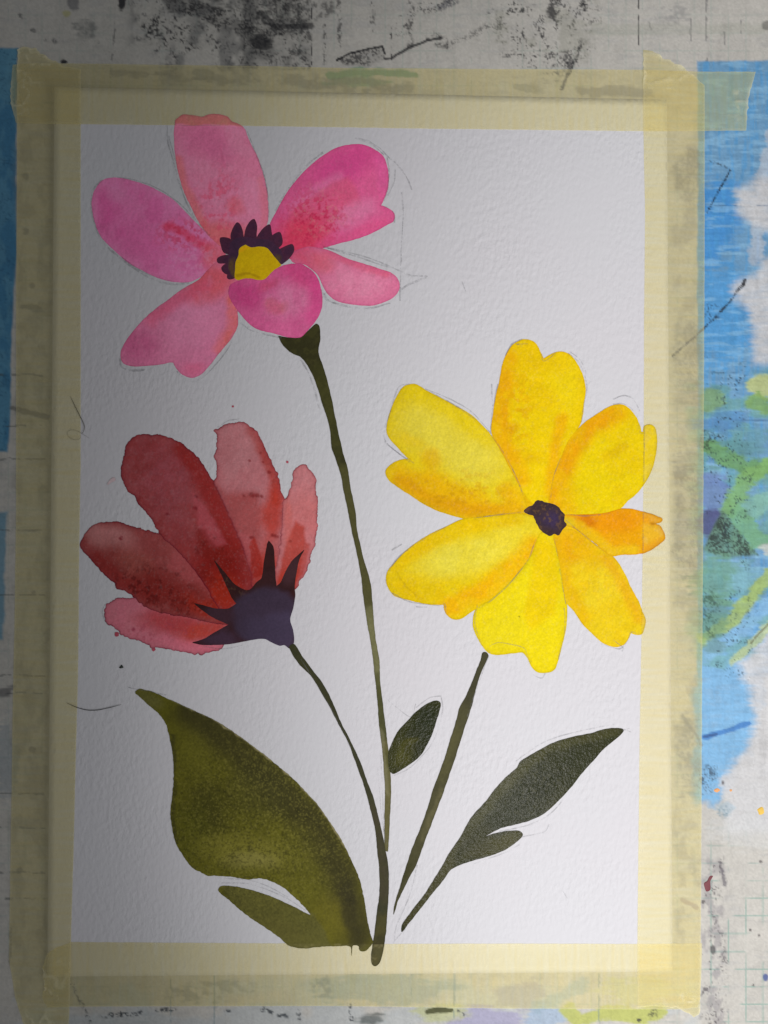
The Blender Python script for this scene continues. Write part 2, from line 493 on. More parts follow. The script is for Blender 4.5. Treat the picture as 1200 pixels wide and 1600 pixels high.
    k.lay(.95 * k.ell(100, 97, 5, 3.5, 0, .5, 2, 74), ink)
    for x, y, r, sd in ((34, 26, 6, 75), (52, 48, 5, 76), (86, 66, 5, 77), (154, 66, 3, 78), (72, 62, 3, 79), (228, 24, 4, 80), (216, 62, 6, 81)):
        k.lay(.7 * k.ell(x, y, r, r * .7, 30, .8, 3, sd) * k.speck(4, 4, .36, .56, sd + 30), (.10, .10, .105))
    k.lay(.5 * k.ell(104, 22, 6, 5, 0, .6, 2, 82), (.42, .40, .08))
    k.lay(.6 * k.line([(180, 34), (177, 76), (173, 120)], 1.3, .8, 2, 83) * k.speck(6, 10, .38, .55, 84), (.12, .12, .12))
    # under the upper tape
    k.lay(.75 * k.line([(515, 118), (575, 112), (648, 116)], 6, .7, 4, 85), (.10, .27, .13))
    k.lay(.6 * k.ell(560, 128, 46, 10, 0, .6, 6, 86), (.13, .30, .17))
    k.lay(.5 * k.line([(180, 118), (330, 122), (480, 128), (640, 138)], 10, .8, 9, 87) * k.speck(24, 14, .42, .62, 88), (.17, .17, .16))
    k.lay(.55 * k.line([(910, 142), (985, 140), (1010, 145)], 8, .8, 6, 89), (.17, .17, .18))
    k.lay(.5 * k.ell(315, 116, 14, 10, 0, .7, 5, 90), (.16, .17, .16))
    k.lay(.45 * k.ell(825, 138, 22, 9, 0, .7, 6, 91), (.20, .21, .18))
    # ---------------- right band: blue sky, white clouds, meadow greens
    bl = k.poly([(1099.5, 96), (1400, 92), (1400, 1040), (1182, 1058), (1090, 1060), (1090, 96)], 2.2, 2.5, 100)
    low = k.poly([(1090, 1040), (1200, 1040), (1178, 1150), (1150, 1205), (1122, 1258), (1090, 1255)], 9, 12, 99)
    bl = np.maximum(bl, low * (.75 + .25 * k.speck(30, 5, .4, .6, 98)))
    blue = np.array([.075, .30, .60]); pale = np.array([.19, .41, .63])
    k.lay(.97 * bl, (.135, .305, .50))
    k.lay(bl * .8 * k.ell(1110, 350, 40, 70, 10, .6, 16, 101), (.045, .255, .62))
    k.lay(bl * .8 * k.ell(1125, 490, 50, 75, 0, .6, 18, 102), (.075, .30, .62))
    k.lay(bl * .6 * k.speck(5, 42, .46, .68, 103), blue)
    k.lay(bl * .45 * k.speck(36, 6, .52, .7, 104), (.27, .50, .70))
    k.lay(bl * smooth(960, 1030, Y) * .92, (.20, .43, .68))
    streak = Canvas(X + 8 * (fbm(Y / 3.4, X / 60, 3, 105) - .5) * 2 + 9 * (fbm(X / 40, Y / 26, 2, 107) - .5), Y + 3 * (fbm(X / 9, Y / 60, 2, 106) - .5), (0, 0, 0))
    white = np.array([.545, .545, .555])
    def cloud(pts, a, sd, soft=10):
        k.lay(a * streak.poly(pts, soft, 5, sd) * (.86 + .14 * k.speck(20, 5, .3, .6, sd + 1)), white)
    cloud([(1150, 300), (1172, 292), (1186, 280), (1420, 262), (1420, 372), (1200, 362), (1172, 348), (1150, 332)], .95, 110)
    cloud([(1146, 455), (1156, 440), (1178, 432), (1192, 404), (1420, 396), (1420, 578), (1180, 566), (1178, 520), (1172, 486), (1152, 468)], .95, 112)
    k.lay(.5 * k.line([(1180, 400), (1195, 260), (1215, 190)], 10, .8, 8, 114), white)
    for y, sd in ((581, 115), (642, 116), (655, 117), (718, 118), (320, 119)):
        k.lay(.55 * k.line([(1095, y), (1210, y + 2)], 1.3, .7, 1.2, sd) * k.speck(18, 6, .38, .55, sd + 9), (.05, .11, .22))
    grn = np.array([.14, .31, .10]); lime = np.array([.42, .50, .12])
    mead = k.poly([(1080, 596), (1420, 560), (1420, 1035), (1150, 1040), (1080, 1056)], 16, 16, 120)
    k.lay(.55 * mead * k.speck(34, 17, .38, .6, 121), (.14, .33, .24))
    k.lay(.8 * k.ell(1116, 624, 20, 17, 0, .6, 8, 122), (.20, .34, .15))
    k.lay(.9 * k.ell(1190, 605, 20, 18, -20, .5, 9, 123), (.48, .53, .22))
    k.lay(.85 * k.ell(1188, 632, 22, 15, 10, .6, 9, 124), (.20, .36, .10))
    k.lay(.7 * k.ell(1130, 660, 40, 18, 0, .7, 9, 125), (.09, .24, .47))
    k.lay(.75 * k.ell(1140, 700, 48, 26, 12, .7, 12, 126) * (.4 + .6 * k.speck(30, 7, .4, .6, 127)), (.11, .28, .30))
    k.lay(.85 * k.line([(1108, 700), (1150, 722), (1196, 735)], 13, .7, 8, 128), grn)
    k.lay(.7 * k.ell(1180, 690, 24, 22, 0, .7, 10, 129), (.13, .30, .36))
    k.lay(.8 * k.ell(1116, 770, 22, 34, 0, .6, 9, 130), (.15, .22, .46))
    k.lay(.85 * k.line([(1140, 795), (1172, 740), (1215, 720)], 13, .7, 7, 131), (.20, .40, .13))
    k.lay(.7 * k.line([(1170, 800), (1215, 770)], 16, .7, 7, 132), (.22, .44, .34))
    k.lay(.9 * k.ell(1112, 818, 22, 22, 0, .6, 8, 133), (.075, .08, .21))
    tri = k.poly([(1128, 798), (1142, 812), (1184, 868), (1135, 872), (1100, 862), (1108, 838)], 3, 3, 134)
    k.lay(.8 * tri, (.13, .26, .16))
    k.lay(.9 * tri * k.speck(4, 4, .42, .58, 135), (.025, .04, .035))
    k.lay(.85 * k.line([(1155, 805), (1180, 840), (1225, 862)], 15, .6, 6, 136), (.16, .36, .19))
    k.lay(.75 * k.ell(1205, 858, 18, 10, 0, .5, 6, 137), white)
    k.lay(.75 * k.ell(1130, 905, 48, 34, 0, .7, 14, 138), (.15, .33, .23))
    k.lay(.7 * k.ell(1168, 900, 30, 22, -30, .7, 12, 139), (.20, .42, .55))
    k.lay(.8 * k.line([(1100, 1000), (1150, 965), (1200, 900)], 11, .7, 7, 140), (.34, .45, .10))
    k.lay(.6 * k.ell(1115, 965, 26, 40, 10, .7, 12, 141), (.12, .26, .17))
    k.lay(.75 * k.line([(1105, 1025), (1160, 985), (1205, 940)], 11, .7, 6, 142), (.22, .44, .68))
    cloud([(1150, 1036), (1176, 1018), (1200, 985), (1420, 940), (1420, 1300), (1140, 1300), (1128, 1215), (1150, 1190), (1172, 1165), (1178, 1090), (1160, 1060)], .93, 143)
    k.lay(.7 * k.line([(1145, 1034), (1180, 1000), (1205, 972)], 6, .8, 5, 145), (.48, .55, .22))
    k.lay(.85 * k.ell(1118, 1010, 18, 12, 0, .6, 6, 146), (.15, .30, .34))
    k.lay(.95 * k.line([(1100, 1152), (1134, 1142), (1168, 1130)], 4, .7, 3, 147), (.055, .20, .50))
    k.lay(.9 * k.line([(1100, 1152), (1120, 1147)], 2, .7, 1, 148), (.03, .09, .25))
    k.lay(.65 * k.ell(1140, 1222, 16, 14, 0, .5, 6, 149), white)
    k.lay(.5 * k.ell(1135, 1262, 14, 14, 0, .6, 5, 150), (.30, .43, .52))
    dark = k.poly([(1095, 560), (1170, 560), (1190, 1060), (1095, 1060)], 20, 12, 151)
    k.lay(.85 * dark * k.speck(3.6, 4, .625, .70, 152) * k.speck(60, 50, .42, .56, 153), (.02, .035, .05))
    k.lay(.7 * k.ell(1108, 960, 14, 44, 0, .7, 8, 154) * k.speck(5, 5, .5, .62, 155), (.03, .07, .05))
    k.lay(.7 * k.ell(1104, 690, 10, 14, 0, .7, 5, 156) * k.speck(4, 4, .42, .6, 157), ink)
    k.lay(.8 * k.ell(1104, 1215, 14, 26, 10, .7, 6, 158) * k.speck(3.6, 4, .48, .62, 159), (.03, .05, .08))
    k.lay(.97 * k.line([(1105, 331), (1122, 300), (1141, 266)], 1.7, .7, .8, 160) * (.35 + .65 * k.speck(5, 5, .36, .5, 161)), (.012, .02, .04))
    k.lay(.6 * k.line([(1141, 266), (1128, 258), (1104, 250)], 1.4, .8, 1, 162) * k.speck(5, 5, .48, .6, 163), ink)
    k.lay(.95 * k.line([(1052, 556), (1075, 535), (1101, 513), (1122, 492), (1142, 470), (1162, 444)], 1.8, .8, 2, 164) * (.25 + .75 * k.speck(5, 5, .40, .55, 165)), (.015, .02, .03))
    k.lay(.7 * k.ell(1112, 488, 13, 16, -40, .7, 4, 166) * k.speck(3.4, 3.4, .56, .66, 167), (.015, .03, .06))
    k.lay(.9 * k.ell(1163, 441, 3, 6, 20, .5, 2, 168), ink)
    k.lay(.7 * k.line([(1172, 1006), (1200, 975)], 1.2, .8, 1, 169), (.12, .10, .05))
    # under the tape that lies over it
    und = k.poly([(1050, 225), (1096, 225), (1096, 1480), (1054, 1480)], 6, 8, 170)
    k.lay(und * .30 * k.speck(20, 26, .45, .68, 171), (.16, .15, .17))
    k.lay(.40 * und * k.ell(1076, 275, 28, 40, 0, .7, 14, 172) * (.35 + .65 * k.speck(6, 7, .40, .62, 173)), (.08, .08, .085))
    k.lay(.45 * und * k.ell(1075, 560, 30, 70, 0, .7, 14, 174) * (.35 + .65 * k.speck(6, 7, .40, .62, 175)), (.10, .10, .10))
    k.lay(.60 * und * k.ell(1075, 815, 34, 100, 0, .7, 16, 176) * (.35 + .65 * k.speck(6, 7, .40, .62, 177)), (.10, .095, .11))
    k.lay(.5 * und * k.ell(1078, 1180, 24, 60, 0, .7, 12, 178) * (.35 + .65 * k.speck(6, 7, .40, .62, 179)), (.10, .115, .15))
    k.lay(.5 * k.line([(1066, 1118), (1082, 1140), (1096, 1165)], 2.5, .8, 2, 180), (.12, .13, .16))
    k.lay(.45 * k.line([(1066, 1405), (1088, 1418)], 3.5, .8, 2, 181), (.20, .11, .12))
    # lower right: bare gridded vinyl with grey rubbings
    gr = k.poly([(1096, 1340), (1130, 1340), (1136, 1620), (1096, 1620)], 8, 10, 182)
    k.lay(.45 * gr * k.speck(10, 16, .42, .62, 183), (.20, .18, .21))
    k.lay(.75 * k.line([(1128, 1350), (1132, 1385)], 3, .8, 3, 184) * k.speck(5, 5, .4, .6, 185), (.10, .09, .11))
    k.lay(.8 * gr * k.speck(5, 6, .60, .68, 186), (.06, .05, .06))
    k.lay(.7 * k.ell(1113, 1484, 4, 7, 0, .6, 2, 187), ink)
    k.lay(.6 * k.ell(1132, 1268, 9, 8, 0, .5, 4, 188) * k.speck(5, 5, .4, .6, 189), (.10, .20, .27))
    k.lay(.4 * k.ell(1170, 1300, 60, 26, 0, .8, 16, 190), (.56, .57, .57))
    k.lay(.85 * k.ell(1197, 1527, 5, 6, 0, .5, 2, 191), (.02, .06, .25))
    for x, y, r in ((1172, 1453, 2), (1188, 1346, 2.5), (1177, 1539, 2), (1099, 1409, 3), (1130, 1223, 3), (1186, 1462, 2)):
        k.lay(.8 * k.ell(x, y, r, r, 0, .5, 1, 192), (.07, .06, .06))
    # ---------------- bottom band
    bot = smooth(1520, 1535, Y) * smooth(1100, 1080, X)
    k.lay(bot * .5 * k.speck(70, 40, .42, .62, 200), (.42, .47, .50))
    k.lay(.55 * k.ell(600, 1545, 110, 24, 0, .6, 16, 201), (.20, .29, .34))
    k.lay(.5 * k.ell(505, 1545, 16, 20, 0, .7, 8, 202) * k.speck(8, 10, .36, .58, 203), (.07, .12, .14))
    k.lay(.45 * k.ell(330, 1550, 60, 14, -8, .7, 14, 204) * k.speck(14, 8, .38, .6, 205), (.15, .17, .14))
    k.lay(.75 * k.ell(760, 1598, 62, 24, 0, .5, 10, 206), (.33, .31, .48))
    k.lay(.5 * k.ell(810, 1556, 40, 20, 0, .6, 10, 207), (.28, .26, .33))
    k.lay(.75 * k.ell(855, 1592, 40, 18, -15, .6, 10, 208), (.30, .41, .56))
    k.lay(.5 * k.line([(840, 1572), (880, 1556), (910, 1540)], 10, .8, 6, 209), (.26, .36, .42))
    k.lay(.85 * k.line([(888, 1578), (905, 1595), (930, 1588), (960, 1580), (1005, 1588), (1030, 1578)], 12, .6, 6, 210), (.43, .46, .08))
    k.lay(.5 * k.ell(1000, 1548, 60, 22, 0, .7, 12, 211), (.46, .48, .16))
    k.lay(.75 * k.ell(1020, 1582, 12, 7, -15, .8, 4, 212) * k.speck(3.4, 3.4, .4, .56, 213), ink)
    k.lay(.9 * k.ell(999, 1594, 3, 2.5, 0, .5, 1, 214), ink)
    k.lay(.7 * k.ell(690, 1582, 40, 14, 0, .6, 6, 215), (.47, .49, .22))
    k.lay(.95 * k.line([(668, 1582), (684, 1578), (704, 1579)], 4.2, .5, 1.6, 216), (.06, .065, .015))
    k.lay(.7 * k.ell(578, 1594, 18, 9, 0, .8, 5, 217), (.04, .055, .05))
    for x0, y0, x1, y1, sd in ((158, 1590, 220, 1583, 220), (182, 1586, 200, 1580, 221), (244, 1578, 272, 1577, 222), (410, 1578, 424, 1582, 223), (435, 1586, 448, 1588, 224), (466, 1578, 467, 1592, 225), (546, 1570, 548, 1592, 226), (352, 1580, 358, 1580, 227), (860, 1586, 868, 1586, 228), (716, 1580, 724, 1586, 229), (112, 1535, 142, 1598, 230)):
        k.lay(.9 * k.line([(x0, y0), (x1, y1)], 3.0, .9, 3, sd) * k.speck(4, 4, .44, .58, sd + 20), (.03, .04, .05))
    for x in (267, 335, 642, 710, 936):
        k.lay(.55 * k.line([(x, 1520), (x, 1640)], 1.3, .8, .8, 231) * k.speck(8, 18, .36, .5, 232), (.12, .20, .22))
    # ---------------- left band
    lb = k.poly([(-400, 75), (26.5, 75), (25, 130), (26, 390), (20, 490), (16, 640), (13, 706), (-400, 706)], 2.2, 3, 240)
    k.lay(.96 * lb, (.075, .25, .40))
    k.lay(.6 * lb * k.speck(16, 30, .42, .64, 241), (.035, .165, .32))
    k.lay(.5 * lb * k.ell(10, 110, 30, 50, 0, .6, 10, 242), (.14, .33, .44))
    k.lay(.5 * lb * k.speck(5, 3, .60, .7, 243), (.02, .09, .18))
    k.lay(.75 * k.poly([(-400, 790), (11, 800), (8, 880), (5, 1000), (-400, 1000)], 3, 3, 244), (.07, .24, .36))
    k.lay(.45 * k.ell(10, 1190, 16, 60, 0, .7, 9, 245), (.19, .25, .30))
    for y, sd in ((828, 246), (929, 247), (1055, 248), (1082, 249), (1240, 250), (1293, 251), (1363, 252), (585, 253), (665, 254), (717, 255), (1404, 256)):
        k.lay(.6 * k.line([(-30, y + 1), (30, y), (70, y + 1)], 1.3, .8, 2, sd) * k.speck(12, 6, .36, .52, sd + 20), (.07, .08, .075))
    k.lay(.6 * k.ell(8, 1080, 14, 8, 0, .7, 5, 257), (.06, .06, .07))
    lt = k.poly([(24, 180), (84, 180), (76, 1560), (14, 1560)], 8, 6, 258)
    k.lay(.30 * lt * k.speck(16, 30, .46, .68, 259), (.20, .19, .15))
    k.lay(.65 * k.line([(20, 638), (42, 642), (76, 652)], 4, .8, 3, 260), (.11, .11, .10))
    k.lay(.55 * k.ell(50, 482, 16, 6, 10, .8, 4, 261), (.15, .15, .13))
    for x, y, r, sd in ((50, 446, 5, 262), (50, 1172, 5, 263), (54, 926, 4, 264), (40, 275, 6, 265), (30, 1358, 5, 266), (40, 360, 5, 267)):
        k.lay(.55 * k.ell(x, y, r, r, 0, .8, 3, sd), (.14, .14, .13))
    k.lay(.6 * k.line([(17, 1450), (15, 1505)], 1.4, .8, 1, 268), (.08, .08, .08))
    # overall wear and grain
    rs = smooth(1085, 1100, X) * smooth(90, 110, Y) * smooth(1250, 1150, Y)
    k.c *= (1 + rs * .15 * (fbm(X / 34, Y / 3.8, 3, 271, .7) - .5) * 2 + rs * .10 * (fbm(X / 8, Y / 30, 3, 272) - .5) * 2)[..., None]
    k.c *= (1 + .13 * (fbm(X / 2.2, Y / 2.2, 2, 270) - .5) * 2 - .05 * smooth(.55, .75, fbm(X / 9, Y / 40, 3, 273)) - .05 * smooth(.58, .75, fbm(X / 40, Y / 8, 3, 274)))[..., None]
    return np.clip(k.c * .92, .01, .9)

def build_mat():
    fine = np.arange(-24, 1226, 1.95)
    xs = np.concatenate([[-520, -400, -300, -220, -160, -110, -75, -50, -36], fine, [1236, 1250, 1275, 1310, 1360, 1420, 1500, 1600, 1720]])
    fy = np.arange(-24, 1626, 1.95)
    ys = np.concatenate([[-520, -400, -300, -220, -160, -110, -75, -50, -36], fy, [1636, 1650, 1675, 1710, 1760, 1820, 1900, 2000, 2120]])
    X, Y = np.meshgrid(xs, ys)
    cx = (X[:-1, :-1] + X[1:, 1:]) / 2; cy = (Y[:-1, :-1] + Y[1:, 1:]) / 2
    keep = ~((cx > 108) & (cx < 1018) & (cy > 172) & (cy < 1490))
    ny, nx = X.shape
    idx = np.arange(nx * ny).reshape(ny, nx)
    q = np.stack([idx[:-1, :-1], idx[1:, :-1], idx[1:, 1:], idx[:-1, 1:]], -1)[keep]
    used = np.unique(q)
    remap = np.full(nx * ny, -1); remap[used] = np.arange(len(used))
    q = remap[q]
    x = X.ravel()[used]; y = Y.ravel()[used]
    V = place(x, y, np.zeros_like(x))
    cols = paint_mat(x, y)
    # hidden middle under the sheet and the thickness of the vinyl
    n0 = len(V)
    a = place(np.array([100., 1026, 1026, 100]), np.array([164., 164, 1498, 1498]), np.full(4, -.02))
    V = np.concatenate([V, a]); cols = np.concatenate([cols, np.full((4, 3), .5)])
    faces = q.tolist() + [[n0 + 3, n0 + 2, n0 + 1, n0]]
    b0 = len(V)
    rim = np.array([[xs[0], ys[0]], [xs[-1], ys[0]], [xs[-1], ys[-1]], [xs[0], ys[-1]]])
    up = place(rim[:, 0], rim[:, 1], np.full(4, -.03)); dn = place(rim[:, 0], rim[:, 1], np.full(4, -3.0))
    dn[:, :2] = up[:, :2]
    V = np.concatenate([V, up, dn]); cols = np.concatenate([cols, np.full((8, 3), .5)])
    for i in range(4):
        j = (i + 1) % 4
        faces.append([b0 + i, b0 + j, b0 + 4 + j, b0 + 4 + i])
    faces.append([b0 + 4, b0 + 5, b0 + 6, b0 + 7])
    o = new_obj('cutting_mat', V, faces, M_MAT, None, cols, False)
    tag(o, 'pale gridded cutting mat stained with blue, green and black paint', None, None, 'structure')
    return o

cutting_mat = build_mat()

def blob(name, pts, z, h, m, parent=None, seed=0):
    """small domed drop or chip with an uneven rim"""
    o = spline(pts, 1.0)
    c = o.mean(0)
    rings = [o, c + (o - c) * .8, c + (o - c) * .45]
    V = np.concatenate([place(r[:, 0], r[:, 1], np.full(len(r), z + h * t)) for r, t in zip(rings, (0, .8, 1))] + [place(c[None, 0], c[None, 1], np.array([z + h * 1.03]))])
    n = len(o); F = []
    for k in range(2):
        for i in range(n):
            F.append((k * n + i, (k + 1) * n + i, (k + 1) * n + (i + 1) % n, k * n + (i + 1) % n))
    for i in range(n): F.append((2 * n + i, 3 * n, 2 * n + (i + 1) % n))
    return new_obj(name, V, F, m, parent)

def ring(cx, cy, rx, ry, seed, n=9, j=.18):
    r = random.Random(seed)
    return [(cx + rx * math.cos(a) * (1 + r.uniform(-j, j)), cy + ry * math.sin(a) * (1 + r.uniform(-j, j)))
            for a in [2 * math.pi * i / n for i in range(n)]]

M_AMBER = plain('dried_amber_paint', (.70, .46, .08)); M_CORAL = plain('dried_orange_paint', (.72, .34, .13)); M_MAROON = plain('maroon_paint', (.16, .035, .045))
tag(blob('paint_drop', ring(1189, 1267, 5.5, 6, 1), .0, .12, M_AMBER, cutting_mat), 'dried amber paint drop')
tag(blob('paint_drop', ring(1120, 1235, 4.5, 3, 2), .0, .1, M_CORAL, cutting_mat), 'small dried orange paint drop')
tag(blob('paint_drop', ring(1142, 1235, 2.2, 2, 3), .0, .08, M_CORAL, cutting_mat), 'tiny dried orange paint drop')
tag(blob('paint_chip', [(1100, 1380), (1105, 1376), (1109, 1369), (1114, 1369), (1110, 1377), (1110, 1390), (1104, 1393), (1101, 1387)], .0, .12, M_MAROON, cutting_mat), 'maroon dried paint fleck')

# ------------------------------------------------------------------ the sheet
painting = empty('flower_painting')
tag(painting, 'watercolour sheet with pink, red and yellow flowers taped to the mat', 'painting')

def build_paper():
    nu, nv = 90, 126
    u, v = np.meshgrid(np.linspace(0, 1, nu), np.linspace(0, 1, nv))
    P = ((1 - u)[..., None] * (1 - v)[..., None] * SHEET[0] + u[..., None] * (1 - v)[..., None] * SHEET[1]
         + u[..., None] * v[..., None] * SHEET[2] + (1 - u)[..., None] * v[..., None] * SHEET[3])
    x = P[..., 0].ravel(); y = P[..., 1].ravel()
    xs = x + (600 - x) * 1e-5
    h = ramp(600 + (x - 600) * .9995, 800 + (y - 800) * .9995)
    top = place(x, y, h)
    bot = top.copy(); bot[:, 2] -= .00042
    idx = np.arange(nu * nv).reshape(nv, nu); N = nu * nv
    q = np.stack([idx[:-1, :-1], idx[1:, :-1], idx[1:, 1:], idx[:-1, 1:]], -1).reshape(-1, 4)
    F = q.tolist() + (q[:, ::-1] + N).tolist()
    loop = list(idx[0, :]) + list(idx[1:, -1]) + list(idx[-1, -2::-1]) + list(idx[-2:0:-1, 0])
    for i in range(len(loop)):
        a = int(loop[i]); b = int(loop[(i + 1) % len(loop)])
        F.append([a, b, b + N, a + N])
    return new_obj('paper', np.concatenate([top, bot]), F, M_PAPER, painting)
build_paper()

# ------------------------------------------------------------------ masking tape
TAPES = {
 'top': [(20, 101), (17, 128), (16, 150), (20, 172), (25, 192), (80, 194), (126, 194), (400, 197), (667, 201), (1005, 205), (1100, 204.5), (1166, 204), (1167, 186), (1169, 172), (1168, 158), (1173, 142), (1177, 126), (1181, 112), (1100, 112), (1005, 109), (800, 108), (533, 106), (400, 103), (100, 99), (45, 99)],
 'bottom': [(74, 1489), (90, 1480), (111, 1472), (400, 1474), (582, 1475), (800, 1474.5), (996, 1475), (1097, 1474), (1096, 1520), (1094, 1560), (1090, 1574), (1060, 1577), (996, 1577), (800, 1576), (533, 1572), (400, 1572), (108, 1573), (74, 1574), (66, 1560), (70, 1535), (66, 1510)],
 'left': [(27, 78), (33, 74), (41, 73), (50, 75), (57, 75), (63, 83), (70, 86), (79, 93), (90, 97), (98, 104), (112, 105), (126, 108), (126, 195), (126, 460), (126, 730), (124, 850), (122, 1050), (118, 1200), (115, 1330), (111, 1470), (108.5, 1573), (107, 1618), (98, 1622), (70, 1617), (40, 1612), (24, 1560), (14, 1500), (17, 1300), (20, 1100), (23, 950), (25, 800), (25, 500), (26.5, 250)],
 'right': [(1005, 78), (1016, 79), (1023, 81), (1031, 84), (1036, 91), (1047, 94), (1054, 101), (1064, 101), (1072, 110), (1086, 119), (1093, 127), (1101, 133), (1101, 400), (1100, 600), (1099, 800), (1097.5, 1000), (1096.5, 1200), (1095.5, 1400), (1094, 1560), (1093, 1585), (1084, 1589), (1076, 1584), (1068, 1580), (1056, 1575), (1040, 1573), (1020, 1572), (996, 1574), (996, 1475), (997.5, 1330), (999, 1200), (1000.5, 1100), (1003, 950), (1005, 800), (1006, 670), (1006.5, 500), (1008, 330), (1005.5, 205)],
}
ORDER = ['top', 'bottom', 'left', 'right']
def tape_lift(X, Y, below=None):
    s = np.zeros(X.shape)
    for t in ORDER:
        if t == below: break
        P = np.array(TAPES[t], float)
        d = seg_dist(X, Y, P, True)
        s += .085 * smooth(-1.2, 1.0, np.where(inside(X, Y, P), d, -d))
    return s

def build_tape(key, m, label, ends):
    P = np.array(TAPES[key], float)
    o = []
    for i in range(len(P)):
        a = P[i]; b = P[(i + 1) % len(P)]
        n = max(1, int(np.linalg.norm(b - a) / 3.2))
        for k in range(n): o.append(a + (b - a) * k / n)
    o = np.array(o)
    near = np.zeros(len(o))
    for (ex, ey, r) in ends: near = np.maximum(near, smooth(r, r * .4, np.hypot(o[:, 0] - ex, o[:, 1] - ey)))
    o = ragged(o, .45, 300, .09)
    rg = ragged(o, 2.6, 301 + len(key), .22)
    o = o + (rg - o) * near[:, None]
    x, y, F, d = film(o, 3.6)
    z = ramp(x, y) + .085 + tape_lift(x, y, key)
    crease = np.abs(fbm(x / 30, y / 19, 2, 310 + len(key)) - .5) * 2
    for (ex, ey, r) in ends:
        w = smooth(r * 1.3, r * .3, np.hypot(x - ex, y - ey))
        z = z + w * .22 * (1 - smooth(0, .22, crease)) + w * .12 * fbm(x / 9, y / 9, 2, 311)
    z = z + .05 * fbm(x / 60, y / 60, 2, 312) * smooth(0, 10, d)
    lift = np.zeros_like(x)
    for (ex, ey, r) in ends:
        w = smooth(r * 1.1, r * .35, np.hypot(x - ex, y - ey))
        lift = np.maximum(lift, w * ((1 - smooth(.0, .10, crease)) * .55 + .6 * smooth(5, 0, d)))
    lift = np.maximum(lift, .28 * smooth(1.6, 0, d))
    ob = new_obj('masking_tape', place(x, y, z), F, m, None, np.repeat(lift[:, None], 3, 1))
    tag(ob, label, 'masking tape', 'masking tape strips holding the sheet')
    return ob

build_tape('top', M_TAPE_H, 'masking tape strip behind the pink flower, torn end reaching over blue paint', [(1172, 158, 46), (22, 150, 40)])
build_tape('bottom', M_TAPE_H, 'masking tape strip under the stem ends, crossed by the painted stem', [(70, 1530, 46)])
build_tape('left', M_TAPE_V, 'shaded masking tape strip beside the red flower and the big leaf', [(50, 84, 60), (60, 1612, 50)])
build_tape('right', M_TAPE_V, 'brightly lit masking tape strip touched by the yellow flower petals', [(1012, 110, 34), (1050, 95, 55), (1070, 1582, 44)])

# ------------------------------------------------------------------ painted shapes
LAYER = [0]
def paint(name, pts, parent, colour, m=None, rag=.5, beads=0.0, pitch=1.75, rim=None, grain=.09, freq=.18, seed=None, grow=.5):
    LAYER[0] += 1
    sd = seed or LAYER[0] * 7 + 400
    o = ragged(spline(pts, 1.6), rag, sd, freq, beads)
    if parent is red and name == 'petal': o = ragged(o, .75, sd + 3, .42, 1.1)
    nx = np.roll(o, -1, 0) - np.roll(o, 1, 0)
    nn = np.stack([nx[:, 1], -nx[:, 0]], 1); nn /= np.linalg.norm(nn, axis=1)[:, None] + 1e-9
    if np.sum(o[:, 0] * np.roll(o[:, 1], -1) - np.roll(o[:, 0], -1) * o[:, 1]) < 0: nn = -nn
    if parent in (red, yellow) and name == 'petal': grow = 1.2
    o = o + nn * grow
    x, y, F, d = film(o, pitch)
    k = Canvas(x, y, (.5, .5, .5)); k.d = d; k.seed = sd
    colour(k)
    if parent is red and name == 'petal':        # second glaze around the calyx
        k.lay(.42 * k.ell(385, 925, 78, 62, 20, .7, 14, sd + 51), C(112, 26, 18, 148))
    if rim is not None:
        w, col, a = rim
        k.lay(a * np.exp(-d / w) * (.45 + .55 * fbm(x / 9, y / 9, 2, sd + 2) * 1.3), col)
    k.c *= (1 + grain * 1.3 * (fbm(x / 2.4, y / 2.4, 2, sd + 1, .8) - .5) * 2 + grain * .8 * (fbm(x / 16, y / 16, 3, sd + 8) - .5) * 2)[:, None]
    tooth = .07 if parent is yellow else .10
    if m is None:                                # paper tooth showing through the wash
        k.lay(tooth * k.speck(2.3, 2.6, .60, .74, sd + 4) * smooth(1, 4, d), np.array([.60, .59, .60]) * .5 + k.c * .5)
        k.mul(tooth * k.speck(2.2, 2.2, .58, .72, sd + 6), .65)
    tl = tape_lift(x, y)
    if tl.max() > .04:                           # paint beads and thins where it ran onto the tape
        on = smooth(.03, .06, tl)
        k.lay(on * (.10 + .30 * k.speck(9, 9, .50, .68, sd + 21)), k.c * .6 + np.array([.60, .52, .24]) * .38)
        k.mul(on * np.exp(-d / 2.2) * .8, .72)
        k.mul(smooth(.018, .035, tl) * smooth(.075, .05, tl) * .7, .7)
    z = ramp(x, y) + tl + .028 + .0045 * LAYER[0] * .5
    ob = new_obj(name, place(x, y, z), F, m or M_WASH, parent, np.clip(k.c, .004, .95))
    return ob

